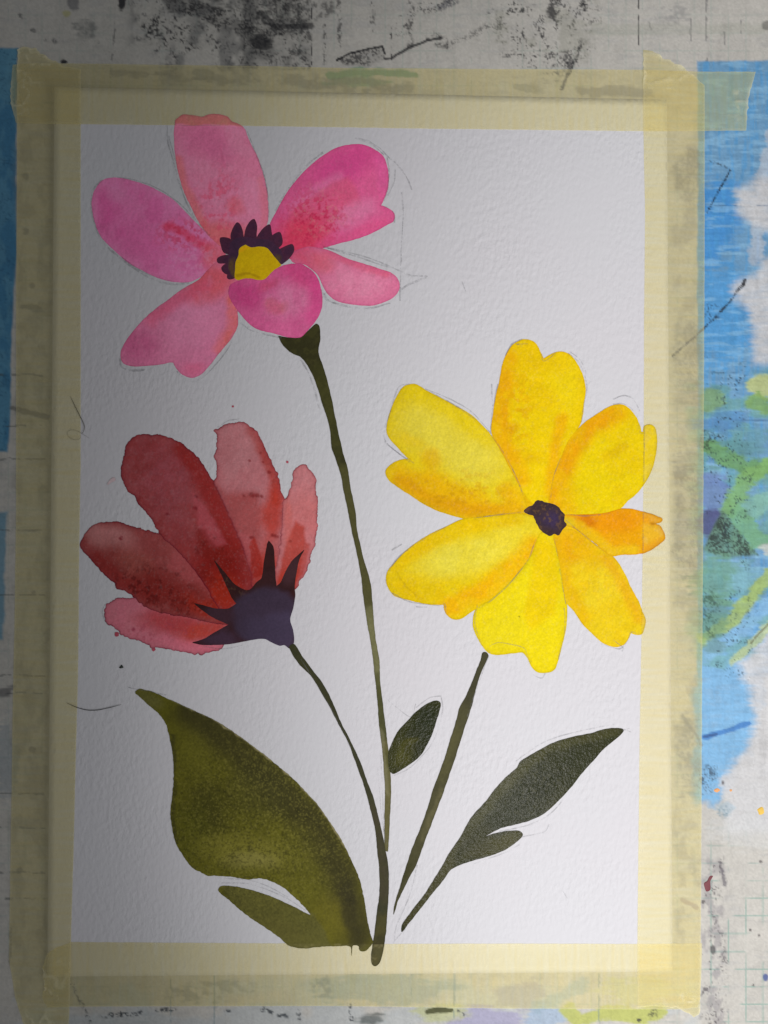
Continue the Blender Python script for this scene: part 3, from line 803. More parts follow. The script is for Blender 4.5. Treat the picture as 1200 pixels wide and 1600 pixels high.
def wash(base, *ops):
    """base colour, then ops: ('e',cx,cy,rx,ry,ang,col,a[,soft]) ('l',pts,w,col,a[,soft]) ('s',cx,cy,rx,ry,size,col,a,thr)
       ('m',scale,col,a) mottling, ('r',w,col,a) soft rim"""
    def f(k):
        k.c[:] = base
        for i, op in enumerate(ops):
            sd = k.seed + i * 13
            t = op[0]
            if t == 'e':
                soft = op[8] if len(op) > 8 else .6
                k.lay(op[7] * k.ell(*op[1:6], soft, 9, sd, 26.0), op[6])
            elif t == 'l':
                soft = op[5] if len(op) > 5 else .7
                k.lay(op[4] * k.line(op[1], op[2], soft, 4.5, sd), op[3])
            elif t == 's':
                k.lay(op[7] * k.ell(*op[1:5], 0, .7, 8, sd) * k.speck(op[5], op[5], op[8], op[8] + .09, sd), op[6])
            elif t == 'm':
                k.lay(op[3] * k.speck(op[1], op[1], .42, .66, sd), op[2])
            elif t == 'r':
                k.lay(op[3] * np.exp(-k.d / op[1]), op[2])
            elif t == 'd':                       # dots
                for (dx, dy, r) in op[1]:
                    k.lay(op[3] * k.ell(dx, dy, r, r * .8, 20, .5, 1.5, sd, 6.0), op[2])
            elif t == 'w':                       # hard edged glaze
                k.lay(op[3] * k.poly(op[1], op[4] if len(op) > 4 else 1.6, 3.0, sd, 14.0), op[2])
    return f

pink = empty('pink_flower', painting); tag(pink, 'pink flower with purple fringed yellow centre')
red = empty('red_flower', painting); tag(red, 'dark red flower with purple calyx')
yellow = empty('yellow_flower', painting); tag(yellow, 'yellow flower with dark centre')

PL2 = 124
pk = C(168, 88, 128, PL2); pkm = C(156, 66, 114, PL2); pkp = C(176, 118, 146, PL2); pkr = C(168, 52, 78, PL2); cor = C(176, 78, 84, PL2)
# --- pink petals
paint('petal', [(330, 370), (310, 352), (290, 332), (270, 312), (250, 300), (230, 290), (205, 282), (182, 278), (162, 281), (150, 294), (144, 312), (145, 332), (151, 355), (160, 372), (180, 392), (200, 410), (222, 422), (242, 432), (265, 439), (290, 441), (305, 437), (327, 424), (348, 412), (352, 390), (344, 378)], pink,
      wash(pk, ('m', 30, pkm, .5), ('e', 215, 375, 45, 30, 35, pkm, .45), ('r', 8, pkp, .3), ('e', 175, 300, 22, 16, 20, pkp, .2), ('e', 165, 330, 12, 36, 0, pkm, .6),
           ('l', [(262, 352), (285, 364), (322, 386)], 7, pkr, .8), ('s', 290, 365, 40, 22, 5, C(150, 35, 60, PL2), .6, .5), ('e', 340, 398, 26, 24, 0, cor, .75), ('e', 280, 425, 30, 12, 20, C(180, 96, 134, PL2), .4), ('s', 305, 405, 40, 26, 5, pkp, .3, .54)),
      rag=.5, rim=(1.3, C(140, 70, 100, PL2), .45))
PL1 = 134
paint('petal', [(330, 372), (316, 355), (302, 330), (287, 297), (279, 270), (274, 240), (272, 215), (273, 196), (275, 187), (287, 179.5), (305, 181), (316, 183), (327, 179), (342, 179), (354, 182), (363, 190), (372, 194), (381, 200), (390, 222), (402, 245), (412, 275), (417, 300), (419, 330), (416, 352), (404, 372), (368, 388), (345, 384)], pink,
      wash(C(176, 102, 130, PL1), ('m', 26, C(180, 112, 138, PL1), .5), ('e', 318, 218, 34, 26, 0, C(170, 86, 124, PL1), .6), ('e', 345, 240, 22, 20, 0, C(166, 84, 122, PL1), .4),
           ('w', [(270, 172), (390, 172), (384, 197), (272, 194)], C(172, 98, 92, PL1), .85), ('l', [(276, 250), (290, 300), (316, 350)], 8, C(190, 100, 100, PL1), .7),
           ('e', 345, 372, 52, 24, 0, C(186, 88, 88, PL1), .8), ('s', 340, 325, 30, 55, 7, C(178, 62, 88, PL1), .6, .54), ('l', [(408, 280), (414, 320), (410, 352)], 6, C(190, 96, 110, PL1), .55), ('e', 365, 322, 14, 12, 0, C(186, 76, 84, PL1), .5), ('l', [(345, 230), (350, 262)], 2, C(160, 78, 110, PL1), .5)),
      rag=.8, rim=(1.3, C(140, 75, 95, PL1), .5))
PL3 = 138
paint('petal', [(312, 436), (305, 441), (285, 452), (265, 467), (242, 484), (222, 502), (205, 522), (195, 537), (189, 552), (192, 566), (207, 572), (230, 571), (252, 569), (265, 566), (271, 566, 1), (277, 577), (287, 586), (300, 590), (315, 584), (327, 571), (342, 552), (360, 530), (371, 509), (371, 488), (372, 470), (372, 445), (370, 432), (356, 412), (340, 408)], pink,
      wash(C(170, 100, 130, PL3), ('e', 300, 505, 44, 34, -45, C(176, 112, 142, PL3), .75), ('e', 218, 540, 30, 30, 0, C(158, 74, 112, PL3), .75), ('e', 330, 440, 42, 28, -20, C(176, 76, 86, PL3), .9), ('l', [(364, 470), (362, 515), (342, 545)], 9, C(192, 92, 82, PL3), .75), ('l', [(320, 446), (275, 470), (235, 500)], 10, C(172, 74, 100, PL3), .65), ('e', 300, 575, 20, 10, -10, C(176, 82, 112, PL3), .55), ('m', 20, C(174, 104, 134, PL3), .3)),
      rag=.5, rim=(1.2, C(130, 55, 80, PL3), .55))
PL5 = 166
paint('petal', [(422, 352), (430, 335), (442, 312), (455, 292), (472, 272), (490, 255), (510, 240), (530, 230), (550, 226), (570, 227), (587, 235), (599, 245), (605, 262), (607, 280), (605, 297), (600, 310), (595, 321, 1), (607, 326), (615.5, 334), (615, 345), (605, 351), (585, 362), (560, 372), (530, 380), (502, 388, 1), (488, 408), (470, 412), (445, 398), (428, 376)], pink,
      wash(C(206, 92, 142, PL5), ('e', 540, 258, 60, 28, -25, C(202, 72, 138, PL5), .8), ('l', [(462, 325), (490, 300), (530, 278)], 10, C(208, 116, 160, PL5), .6), ('w', [(452, 330), (490, 305), (520, 285), (545, 276), (556, 290), (566, 322), (540, 350), (500, 372), (450, 370)], C(204, 88, 120, PL5), .62, 5),
           ('e', 556, 335, 34, 17, -20, C(208, 124, 164, PL5), .75), ('e', 470, 375, 44, 36, -20, C(208, 62, 92, PL5), .9), ('s', 490, 345, 46, 40, 6, C(190, 40, 82, PL5), .75, .52), ('s', 500, 335, 40, 40, 5, C(214, 130, 140, PL5), .5, .62), ('l', [(500, 384), (540, 372), (600, 350)], 8, C(206, 80, 130, PL5), .55), ('e', 596, 268, 10, 34, 0, C(206, 90, 150, PL5), .6)),
      rag=.5, rim=(1.2, C(170, 50, 105, PL5), .5))
PL6 = 176
paint('petal', [(500, 388), (520, 394), (542, 404), (567, 412), (592, 420), (610, 426), (622, 437), (624, 450), (617, 462), (602, 471), (580, 477), (555, 476), (530, 471), (515, 462), (505, 447), (497, 430), (487, 420), (475, 413), (462, 411), (455, 406), (458, 394), (480, 386)], pink,
      wash(C(216, 130, 164, PL6), ('e', 478, 402, 34, 20, 20, C(214, 84, 112, PL6), .9), ('l', [(510, 394), (550, 408), (600, 425)], 7, C(214, 98, 122, PL6), .8), ('r', 7, C(206, 92, 142, PL6), .55), ('e', 560, 445, 34, 18, 10, C(220, 146, 176, PL6), .5), ('m', 18, C(212, 112, 152, PL6), .35), ('e', 500, 410, 20, 14, 0, C(216, 110, 130, PL6), .5)),
      rag=.6, rim=(1.2, C(170, 70, 105, PL6), .5))
# --- centre of the pink flower
def zd(l): return [(340 + .15 * a[0], 330 + .15 * a[1], *a[2:]) for a in l]
pu = wash(C(60, 31, 50, 142), ('m', 8, C(48, 28, 48, 142), .6), ('r', 2.0, C(70, 36, 46, 142), .4))
pu2 = wash(C(56, 34, 54, 142), ('m', 8, C(46, 32, 50, 142), .6), ('e', 364, 420, 5, 16, 0, C(84, 66, 26, 142), .7), ('e', 436, 402, 6, 8, 0, C(76, 62, 30, 142), .7))
for s in ([(30, 280), (120, 285), (165, 330), (150, 440), (70, 432), (40, 370)],
          [(140, 240), (170, 160), (205, 118), (240, 150), (262, 220), (258, 305), (150, 300)],
          [(280, 250), (300, 170), (345, 100), (385, 86), (408, 150), (405, 230), (392, 300), (280, 310)],
          [(398, 300), (450, 210), (500, 160), (545, 143), (560, 220), (570, 330), (420, 335)],
          [(560, 270), (610, 228), (650, 222), (674, 290), (665, 350), (600, 395), (555, 360)],
          [(610, 425), (700, 370), (775, 345), (797, 400), (770, 460), (700, 530), (655, 542), (605, 505)],
          [(-2, 495), (50, 465), (140, 460), (150, 535), (60, 542), (5, 537)],
          [(42, 592), (90, 548), (160, 560), (190, 640), (140, 665), (70, 642)],
          [(105, 662), (170, 645), (180, 690), (130, 708), (103, 697)]):
    paint('stamen', zd(s), pink, pu, M_GOUACHE, rag=.25, pitch=1.4, grain=.12)
paint('stamen_ring', zd([(120, 430), (140, 330), (200, 282), (300, 272), (420, 292), (530, 302), (622, 372), (662, 420), (692, 530), (642, 550), (590, 500), (530, 440), (430, 420), (300, 420), (250, 470), (215, 560), (195, 690), (140, 660), (108, 560)]), pink, pu2, M_GOUACHE, rag=.25, pitch=1.4, grain=.12)
ydisc = paint('flower_center', zd([(190, 530), (220, 460), (230, 390), (290, 352, 1), (350, 380), (430, 372), (510, 385), (560, 440), (600, 490), (662, 562, 1), (600, 605), (545, 650), (505, 715), (430, 728), (350, 710), (250, 715), (185, 700), (185, 600)]), pink,
      wash(C(172, 142, 4, 152), ('m', 10, C(178, 150, 10, 152), .5), ('l', zd([(200, 670), (330, 655), (430, 690)]), 2, C(140, 108, 6, 152), .5), ('e', 380, 385, 6, 3, 0, C(190, 130, 20, 152), .5)), M_GOUACHE, rag=.3, pitch=1.5)
PL4 = 166
paint('petal', [(362, 444), (377.5, 437), (391, 435.5), (403, 438), (413, 437), (421, 430), (430, 421.5), (442, 415.5), (457, 412.5), (469, 412.5), (481, 418.5), (491.5, 427.5), (497.5, 438), (502, 454.5), (503.5, 471), (502, 483), (496, 497), (484, 512), (471, 526), (458, 528), (447, 526), (430, 521), (405, 515), (390, 506), (377, 492), (366, 477), (358, 462), (358, 450)], pink,
      wash(C(198, 92, 142, PL4), ('e', 385, 460, 26, 20, 0, C(186, 62, 122, PL4), .8), ('e', 470, 432, 32, 20, 20, C(194, 66, 122, PL4), .8), ('e', 494, 470, 12, 36, 0, C(198, 66, 130, PL4), .75), ('e', 448, 470, 34, 28, 0, C(200, 122, 158, PL4), .8), ('e', 432, 480, 14, 12, 0, C(204, 104, 112, PL4), .65), ('e', 420, 444, 16, 8, -20, C(190, 66, 84, PL4), .5), ('e', 440, 515, 40, 12, 0, C(204, 104, 150, PL4), .5), ('m', 16, C(190, 80, 132, PL4), .35)),
      rag=.5, rim=(1.1, C(170, 50, 105, PL4), .4))

# --- red flower
PR = 128
rb = C(118, 52, 56, PR); rd = C(92, 24, 22, PR); rm = C(112, 36, 34, PR); rp = C(140, 90, 96, PR)
rimr = (1.5, C(66, 14, 28, PR), 1.0)
paint('petal', [(170, 944), (176, 940), (184.6, 937), (199, 936), (214, 936), (222, 943), (260, 950), (310, 958), (358, 974), (362, 990), (350, 1006), (345, 1013), (328, 1018), (312, 1020), (293, 1019), (274, 1015), (253, 1011), (241, 1010), (224, 1003), (209.6, 998), (197, 994), (189, 987.5), (176, 977), (167, 969), (164, 958), (166, 949)], red,
      wash(C(140, 82, 92, PR), ('m', 24, C(140, 78, 90, PR), .5), ('e', 270, 975, 50, 20, 8, C(130, 42, 44, PR), .85), ('e', 320, 985, 40, 16, -12, C(150, 56, 40, 136), .8), ('e', 300, 1010, 50, 9, 6, C(168, 88, 104, 142), .6), ('d', [(209, 984, 3.2)], C(110, 40, 56, PR), .8), ('s', 250, 985, 60, 20, 5, C(120, 50, 62, PR), .5, .6)),
      rag=1.1, beads=2.2, freq=.2, rim=rimr)
paint('petal', [(126, 853), (134.6, 835), (143, 824), (155, 818), (170, 817), (184.6, 816), (199, 821), (214, 826), (228, 830), (245, 834), (256, 839), (285, 860), (320, 898), (350, 940), (362, 976, 1), (330, 972), (295, 964), (262, 958), (237, 952), (222, 943), (209.6, 931), (195, 922), (182.5, 919), (180, 911), (168, 901), (153, 885), (141, 871)], red,
      wash(C(112, 50, 50, PR), ('m', 12, C(122, 62, 62, PR), .35), ('e', 168, 836, 42, 17, 20, C(140, 92, 92, PR), .9), ('e', 196, 884, 48, 26, 30, C(106, 44, 40, PR), .6), ('l', [(150, 872), (190, 908), (240, 935)], 12, C(104, 30, 28, PR), .75), ('e', 215, 880, 26, 20, 20, C(118, 64, 58, PR), .5), ('e', 265, 925, 55, 26, 25, C(94, 24, 20, PR), .85), ('e', 325, 950, 34, 14, 25, C(128, 40, 26, 134), .85),
           ('w', [(270, 860), (286, 866), (306, 890), (330, 928), (312, 914), (290, 908), (262, 885)], C(136, 64, 68, 134), .6, 5), ('s', 235, 915, 60, 30, 7, C(64, 14, 14, PR), .7, .56), ('s', 275, 955, 50, 20, 6, C(70, 16, 14, PR), .6, .56), ('d', [(188.5, 841.5, 2.6), (190, 838, 1.5)], C(92, 26, 34, PR), .85)),
      rag=.9, beads=.8, rim=rimr)
paint('petal', [(255, 838.5, 1), (247, 827), (237, 810), (226, 796), (217, 786), (212, 775), (201, 767), (194, 752), (190, 742), (192, 725), (197, 704), (200, 694), (207.5, 685), (220, 681), (231, 679), (237, 681), (253, 681), (270, 687.5), (284.6, 695), (297, 706), (308.5, 717), (318, 729), (328, 746), (335, 755), (347, 779), (362, 814), (379, 850), (388, 876), (393, 900), (394, 915), (380, 930), (370, 946), (345, 952), (328, 925), (306, 892), (280, 862)], red,
      wash(rb, ('m', 36, C(106, 40, 42, PR), .6), ('m', 13, C(124, 66, 70, PR), .35), ('e', 262, 742, 40, 34, 40, C(114, 58, 66, PR), .55), ('e', 275, 790, 30, 30, 0, C(112, 56, 62, PR), .5), ('l', [(286, 700), (312, 738), (340, 790), (366, 850)], 14, C(122, 30, 28, 140), .8), ('e', 215, 705, 24, 20, 0, C(120, 54, 58, PR), .4), ('r', 6, C(108, 40, 40, PR), .4),
           ('e', 345, 890, 48, 42, 50, C(106, 22, 17, 142), .9), ('m', 11, C(120, 34, 28, 142), .25), ('w', [(302, 772), (322, 792), (340, 826), (354, 850), (330, 856), (312, 830)], C(142, 66, 74, 142), .6, 4), ('w', [(308, 828), (320, 826), (336, 854), (350, 856), (356, 890), (320, 872), (308, 850)], C(100, 24, 20, 138), .6, 4), ('e', 352, 925, 22, 30, -30, C(146, 46, 26, 142), .85), ('s', 330, 880, 40, 40, 6, C(80, 16, 14, 136), .55, .58), ('d', [(306, 776, 3), (305, 794, 3.4), (262, 803, 3)], C(84, 20, 26, PR), .75), ('e', 296, 876, 14, 30, -30, C(120, 40, 40, 134), .5)),
      rag=.9, beads=.6, rim=rimr)
PR3 = 152
paint('petal', [(335, 755, 1), (338.5, 747), (340, 735), (338.5, 720), (335, 712.5), (340, 704), (339, 696), (341, 681), (335, 673), (342, 671.5), (354, 665), (369, 662), (377, 660), (384, 664), (394, 670), (404, 682), (412.5, 700), (421, 718), (429, 735), (435.4, 752), (438.5, 771), (444, 783), (442, 808), (441.6, 831), (438.5, 858), (434, 890), (432, 915), (412, 922), (395, 915), (393, 898), (386, 872), (378, 848), (362, 812), (347, 779)], red,
      wash(C(166, 104, 110, PR3), ('m', 12, C(158, 92, 98, PR3), .4), ('m', 24, C(172, 118, 124, PR3), .5), ('w', [(335, 752), (352, 772), (384, 768), (405, 772), (410, 800), (404, 860), (400, 930), (380, 900), (350, 790)], C(146, 64, 64, PR3), .8, 9), ('l', [(392, 674), (412, 706), (428, 744), (434, 780)], 9, C(148, 52, 44, PR3), .8), ('e', 428, 800, 18, 50, 6, C(162, 56, 40, PR3), .85), ('e', 376, 700, 26, 34, 0, C(166, 112, 118, PR3), .5),
           ('e', 420, 890, 24, 34, 0, C(164, 54, 36, PR3), .85), ('w', [(372, 830), (394, 838), (396, 856), (390, 890), (380, 864)], C(166, 86, 92, PR3), .6, 3), ('w', [(391, 846), (396, 838), (404, 850), (412, 900), (394, 905)], C(146, 44, 34, PR3), .8, 1.6), ('d', [(390, 719, 2.4), (394, 773, 5), (402, 774, 4), (381, 774, 2.6), (409, 776, 2.4), (421, 738, 3), (407, 708, 2), (411, 722, 1.8), (431, 838, 4), (425, 836, 3), (393, 840, 3)], C(112, 28, 30, PR3), .75), ('r', 4, C(140, 60, 66, PR3), .4)),
      rag=.9, beads=1.0, rim=(1.5, C(92, 22, 34, PR3), 1.0))
PR4 = 158
paint('petal', [(444, 783), (450, 777), (455, 762.5), (459, 746), (461.5, 736.5), (466.6, 730), (474, 726.5), (481, 733), (487.5, 739.6), (493, 749), (491.6, 760), (494, 775), (495, 796), (494, 821), (491.6, 841.6), (489.6, 854), (483, 871), (479, 891), (474, 899), (467.5, 905), (462, 918), (445, 926), (430, 920), (432, 890), (438, 858), (441, 831), (441.6, 808)], red,
      wash(C(182, 112, 116, PR4), ('e', 470, 760, 22, 40, 0, C(178, 120, 126, PR4), .5), ('e', 475, 800, 26, 30, 0, C(188, 104, 104, PR4), .5), ('w', [(452, 836), (463, 814), (474, 822), (477, 845), (470, 880), (460, 920), (432, 920), (440, 875)], C(164, 62, 46, PR4), .8, 3.5), ('w', [(476, 848), (484, 850), (481, 875), (472, 898), (462, 912), (466, 880)], C(160, 56, 46, PR4), .7, 3), ('e', 448, 815, 8, 40, 0, C(186, 92, 84, PR4), .5), ('e', 450, 905, 20, 20, 0, C(172, 60, 40, PR4), .6), ('d', [(454, 846, 2.4)], C(110, 30, 26, PR4), .6)),
      rag=1.0, beads=1.2, rim=(1.5, C(100, 26, 40, PR4), 1.0))
PU = 158
paint('calyx', [(301, 1004, 1), (317.5, 999), (338, 987), (358, 976, 1), (349, 972), (332, 964), (313, 951), (304, 943, 1), (317.5, 946), (336, 951), (357, 951), (369.6, 943, 1), (363, 934.6), (357, 922), (346.6, 899), (335, 876, 1), (342.5, 884.6), (353, 897), (365, 911.6), (378, 920), (390, 922), (401, 910), (409, 903), (413, 876), (417.5, 851), (420, 845, 1), (427, 855), (429, 878), (430, 903), (432, 916, 1), (439, 909.6), (446.6, 893), (457, 876), (475, 859.6, 1), (467.5, 874), (463, 895), (460, 916), (461, 930), (458, 949), (453, 968), (458, 986.6), (459, 1003), (453, 1012.7), (444.6, 1007.5), (437, 1008.5), (426, 1004), (413, 998), (396.6, 999), (376, 1003), (353, 1006.5), (332, 1007.5), (313, 1007)], red,
      wash(C(46, 20, 21, PU), ('m', 12, C(38, 18, 20, PU), .5), ('e', 414, 964, 54, 46, 0, C(49, 40, 56, PU), .95, .14), ('e', 340, 965, 26, 20, 0, C(54, 38, 50, PU), .6), ('e', 345, 998, 30, 12, 0, C(58, 44, 62, PU), .7), ('e', 440, 988, 24, 32, 0, C(54, 45, 64, PU), .85, .3), ('e', 420, 985, 40, 22, 0, C(50, 41, 58, PU), .8, .3), ('e', 420, 905, 30, 16, 0, C(44, 24, 28, PU), .5), ('e', 456, 890, 14, 24, 20, C(62, 40, 46, PU), .5), ('s', 360, 905, 30, 40, 5, C(70, 50, 36, PU), .4, .6)),
      M_GOUACHE, rag=.35, pitch=1.5, grain=.10)

# --- yellow flower
paint('petal_wash', ring(852, 814, 80, 78, 9, 14, .05), yellow, wash(C(236, 190, 10, 212), ('m', 14, C(240, 206, 20, 212), .6)), rag=.6)
PY = 192
pale = C(214, 198, 84, PY); ye = C(216, 192, 36, PY); am = C(216, 168, 2, PY); orr = C(212, 152, 0, PY)
rimy = (1.3, C(170, 140, 20, PY), .5)
paint('petal', [(822, 800), (817, 775), (802, 738), (787, 710), (768, 682), (750, 662), (733, 647), (711, 635), (687.5, 622), (666, 611), (648.5, 601), (633, 604), (625, 612.5), (616, 630), (608, 651.5), (605, 675), (612, 688), (622.5, 699), (635, 713), (642, 717.6, 1), (627, 719), (612, 726), (603.6, 736), (607, 748), (622.5, 761), (642, 773), (661.5, 786), (683, 797), (705, 804), (729, 810), (746, 807.5), (774, 804), (798, 803)], yellow,
      wash(ye, ('e', 665, 670, 46, 36, 20, pale, .9), ('e', 735, 715, 50, 36, 25, C(214, 200, 92, PY), .8), ('l', [(640, 612), (700, 640), (760, 690)], 10, C(218, 194, 30, PY), .7), ('e', 690, 770, 100, 24, 22, am, .95), ('l', [(625, 755), (680, 790), (740, 800), (810, 798)], 13, orr, .85), ('e', 673, 716, 14, 13, 0, C(208, 160, 10, PY), .6), ('e', 785, 765, 12, 12, 0, C(206, 148, 0, PY), .5), ('e', 805, 780, 22, 20, 0, C(220, 172, 0, PY), .8), ('e', 645, 690, 26, 10, 20, C(212, 180, 20, PY), .5), ('s', 710, 770, 90, 32, 7, C(190, 138, 4, PY), .5, .56), ('r', 5, C(206, 176, 20, PY), .45)),
      rag=.5, rim=rimy)
PY2 = 206
paint('petal', [(838, 790), (822, 775), (802, 740), (785, 707), (769, 676), (771, 650), (775, 622), (781, 597), (786, 570), (797, 545), (810, 534), (822, 531), (835, 536), (842, 547), (849, 562, 1), (860, 555), (876, 550), (890, 555), (900, 567), (910, 587), (914, 607), (912, 627), (907, 660), (892, 685), (877, 717), (865, 750), (860, 790)], yellow,
      wash(C(236, 204, 0, PY2), ('l', [(795, 560), (782, 620), (780, 680), (812, 745)], 15, C(234, 172, 0, PY2), .85), ('m', 26, C(236, 196, 0, PY2), .5), ('e', 885, 600, 22, 40, -10, C(236, 210, 30, PY2), .7), ('e', 840, 560, 40, 20, 20, C(234, 194, 10, PY2), .5), ('e', 835, 715, 15, 11, 0, C(214, 160, 0, PY2), .6), ('l', [(878, 655), (868, 700), (858, 770)], 9, C(234, 174, 0, PY2), .75), ('e', 800, 670, 12, 12, 0, C(222, 160, 0, PY2), .55), ('s', 800, 640, 30, 60, 10, C(226, 160, 0, PY2), .5, .54), ('l', [(842, 700), (842, 780)], 12, C(240, 208, 0, PY2), .5)),
      rag=.5, rim=(1.2, C(186, 140, 10, PY2), .5))
PY3 = 214
paint('petal', [(859, 790), (864, 752), (877, 717), (890, 688), (910, 665), (930, 650), (952, 636.5), (970, 632.5), (982, 639), (992, 650), (999, 665), (1001, 676, 1), (1006, 676, 1), (1007.5, 667), (1017, 664.5), (1024, 672), (1025.5, 695), (1022, 720), (1015, 740), (1006, 755), (995, 770), (980, 782), (970, 793), (950, 801), (915, 805), (885, 808)], yellow,
      wash(C(240, 212, 6, PY3), ('l', [(966, 644), (925, 662), (895, 700), (876, 745), (868, 785)], 16, C(238, 166, 4, PY3), .9), ('e', 885, 780, 20, 22, 0, C(240, 178, 0, PY3), .7), ('e', 930, 760, 46, 28, -25, C(240, 214, 0, PY3), .6), ('e', 985, 680, 18, 40, 0, C(238, 206, 20, PY3), .5), ('l', [(945, 715), (975, 698)], 7, C(228, 188, 0, PY3), .6), ('e', 1016, 700, 10, 40, 0, C(238, 206, 30, PY3), .6), ('m', 22, C(240, 202, 0, PY3), .4)),
      rag=.6, rim=(1.2, C(200, 160, 10, PY3), .4))
PY7 = 206
paint('petal', [(846, 834), (838, 812), (815, 804), (785, 806), (752, 809), (725, 811.5), (697, 824), (670, 837), (640, 857), (617, 880), (605, 897), (606, 915), (617, 930), (640, 937), (670, 943.5), (694, 944, 1), (697, 957), (707, 966), (720, 966), (735, 956), (750, 947), (770, 935), (790, 918), (812, 892), (830, 870), (841, 850)], yellow,
      wash(C(230, 200, 20, PY7), ('e', 730, 868, 76, 26, -16, C(232, 218, 96, PY7), .95), ('e', 800, 835, 40, 24, -20, C(234, 214, 74, PY7), .85), ('l', [(620, 885), (680, 842), (740, 820), (810, 812)], 10, C(232, 194, 6, PY7), .85), ('l', [(612, 905), (640, 928), (690, 932)], 9, C(228, 190, 10, PY7), .7), ('l', [(700, 950), (760, 922), (805, 885), (832, 850)], 15, C(238, 180, 4, PY7), .9), ('e', 660, 915, 40, 14, 10, C(230, 194, 10, PY7), .6), ('l', [(622, 895), (632, 915), (650, 932)], 1.2, C(190, 160, 20, PY7), .5), ('m', 22, C(230, 206, 40, PY7), .3)),
      rag=.45, rim=(1.2, C(176, 140, 10, PY7), .6))
PY6 = 212
paint('petal', [(845, 834), (865, 838), (872, 872), (879, 910), (885, 945), (884, 977), (877, 1010), (868, 1042), (860, 1049), (842, 1050), (832, 1042), (825, 1028), (817, 1019), (802, 1020), (775, 1022.5), (762, 1018), (750, 1002), (740, 977), (745, 952), (765, 939), (790, 917), (815, 890), (832, 865)], yellow,
      wash(C(240, 220, 32, PY6), ('w', [(835, 850), (868, 850), (876, 910), (868, 960), (828, 985), (818, 960), (830, 900)], C(240, 206, 2, PY6), .75, 6), ('e', 850, 860, 20, 26, 0, C(242, 206, 0, PY6), .8), ('e', 780, 985, 36, 30, 0, C(238, 220, 44, PY6), .6), ('l', [(805, 900), (775, 945), (752, 975)], 9, C(240, 216, 20, PY6), .5), ('r', 4, C(220, 194, 20, PY6), .5), ('d', [(811, 963, 1.4)], C(90, 80, 20, PY6), .8)),
      rag=.5, rim=(1.2, C(186, 158, 24, PY6), .55))
PY5 = 222
paint('petal', [(866, 838), (883, 828), (898, 830), (920, 844.5), (946, 863), (961, 874), (974, 894), (985, 918), (998, 942), (1003, 956), (1008, 970), (1003, 989), (994, 991), (985, 987.5, 1), (980, 1000), (972, 1008), (959, 1010), (941.6, 1003), (924, 987.5), (911, 974.5), (898, 955), (885, 940), (881, 916), (876.6, 886), (870, 855)], yellow,
      wash(C(248, 216, 44, PY5), ('e', 900, 855, 42, 26, 30, C(246, 180, 8, PY5), .9), ('l', [(872, 850), (886, 910), (912, 965)], 10, C(246, 190, 20, PY5), .7), ('l', [(950, 872), (980, 925), (998, 965)], 9, C(246, 184, 40, PY5), .75), ('e', 935, 920, 26, 44, -25, C(250, 222, 64, PY5), .6), ('m', 22, C(246, 206, 20, PY5), .4), ('s', 925, 910, 40, 40, 12, C(246, 200, 20, PY5), .4, .54)),
      rag=.6, rim=(1.2, C(206, 160, 20, PY5), .5))
PY4 = 222
paint('petal', [(880, 806), (907, 805), (929, 804), (950, 801.5), (970, 796), (985, 796), (1007, 801), (1024, 806.6), (1034, 811), (1031.6, 815.5), (1017.5, 818.5, 1), (1030.5, 822), (1037, 834), (1038, 842), (1024, 854), (1007, 863), (989, 865.5), (972, 866), (957, 868), (944, 860), (929, 847), (911, 834), (896, 824), (880, 818)], yellow,
      wash(C(248, 178, 12, PY4), ('e', 955, 815, 50, 16, 0, C(248, 162, 8, PY4), .9), ('e', 918, 815, 14, 12, 0, C(246, 146, 6, PY4), .6), ('l', [(895, 818), (925, 842), (955, 862), (990, 862)], 9, C(246, 206, 44, PY4), .8), ('e', 930, 838, 30, 8, 36, C(248, 200, 30, PY4), .6), ('w', [(1004, 816), (1030, 822), (1034, 838), (1010, 850), (1002, 840)], C(246, 196, 50, PY4), .7, 4), ('e', 1020, 856, 20, 6, -20, C(244, 166, 14, PY4), .5), ('e', 885, 812, 12, 8, 0, C(242, 212, 50, PY4), .8)),
      rag=.7, rim=(1.3, C(226, 140, 10, PY4), .5))
paint('flower_center', [(819, 799), (825, 792.5), (832, 790), (840, 782), (851, 785), (864, 788), (872, 792.5), (877, 799), (882, 804), (881, 814), (885, 820), (879, 827), (873, 836), (866, 834), (859, 837), (846, 829), (838, 816), (833, 805.5), (825, 803)], yellow,
      wash(C(72, 54, 58, 214), ('m', 7, C(56, 44, 52, 214), .6), ('e', 860, 812, 15, 13, 0, C(62, 50, 92, 214), .7), ('s', 850, 805, 40, 40, 5, C(120, 92, 50, 214), .6, .6), ('e', 824, 798, 5, 4, 0, C(104, 72, 52, 214), .6)), M_GOUACHE, rag=.9, freq=.3, pitch=1.4, grain=.16)

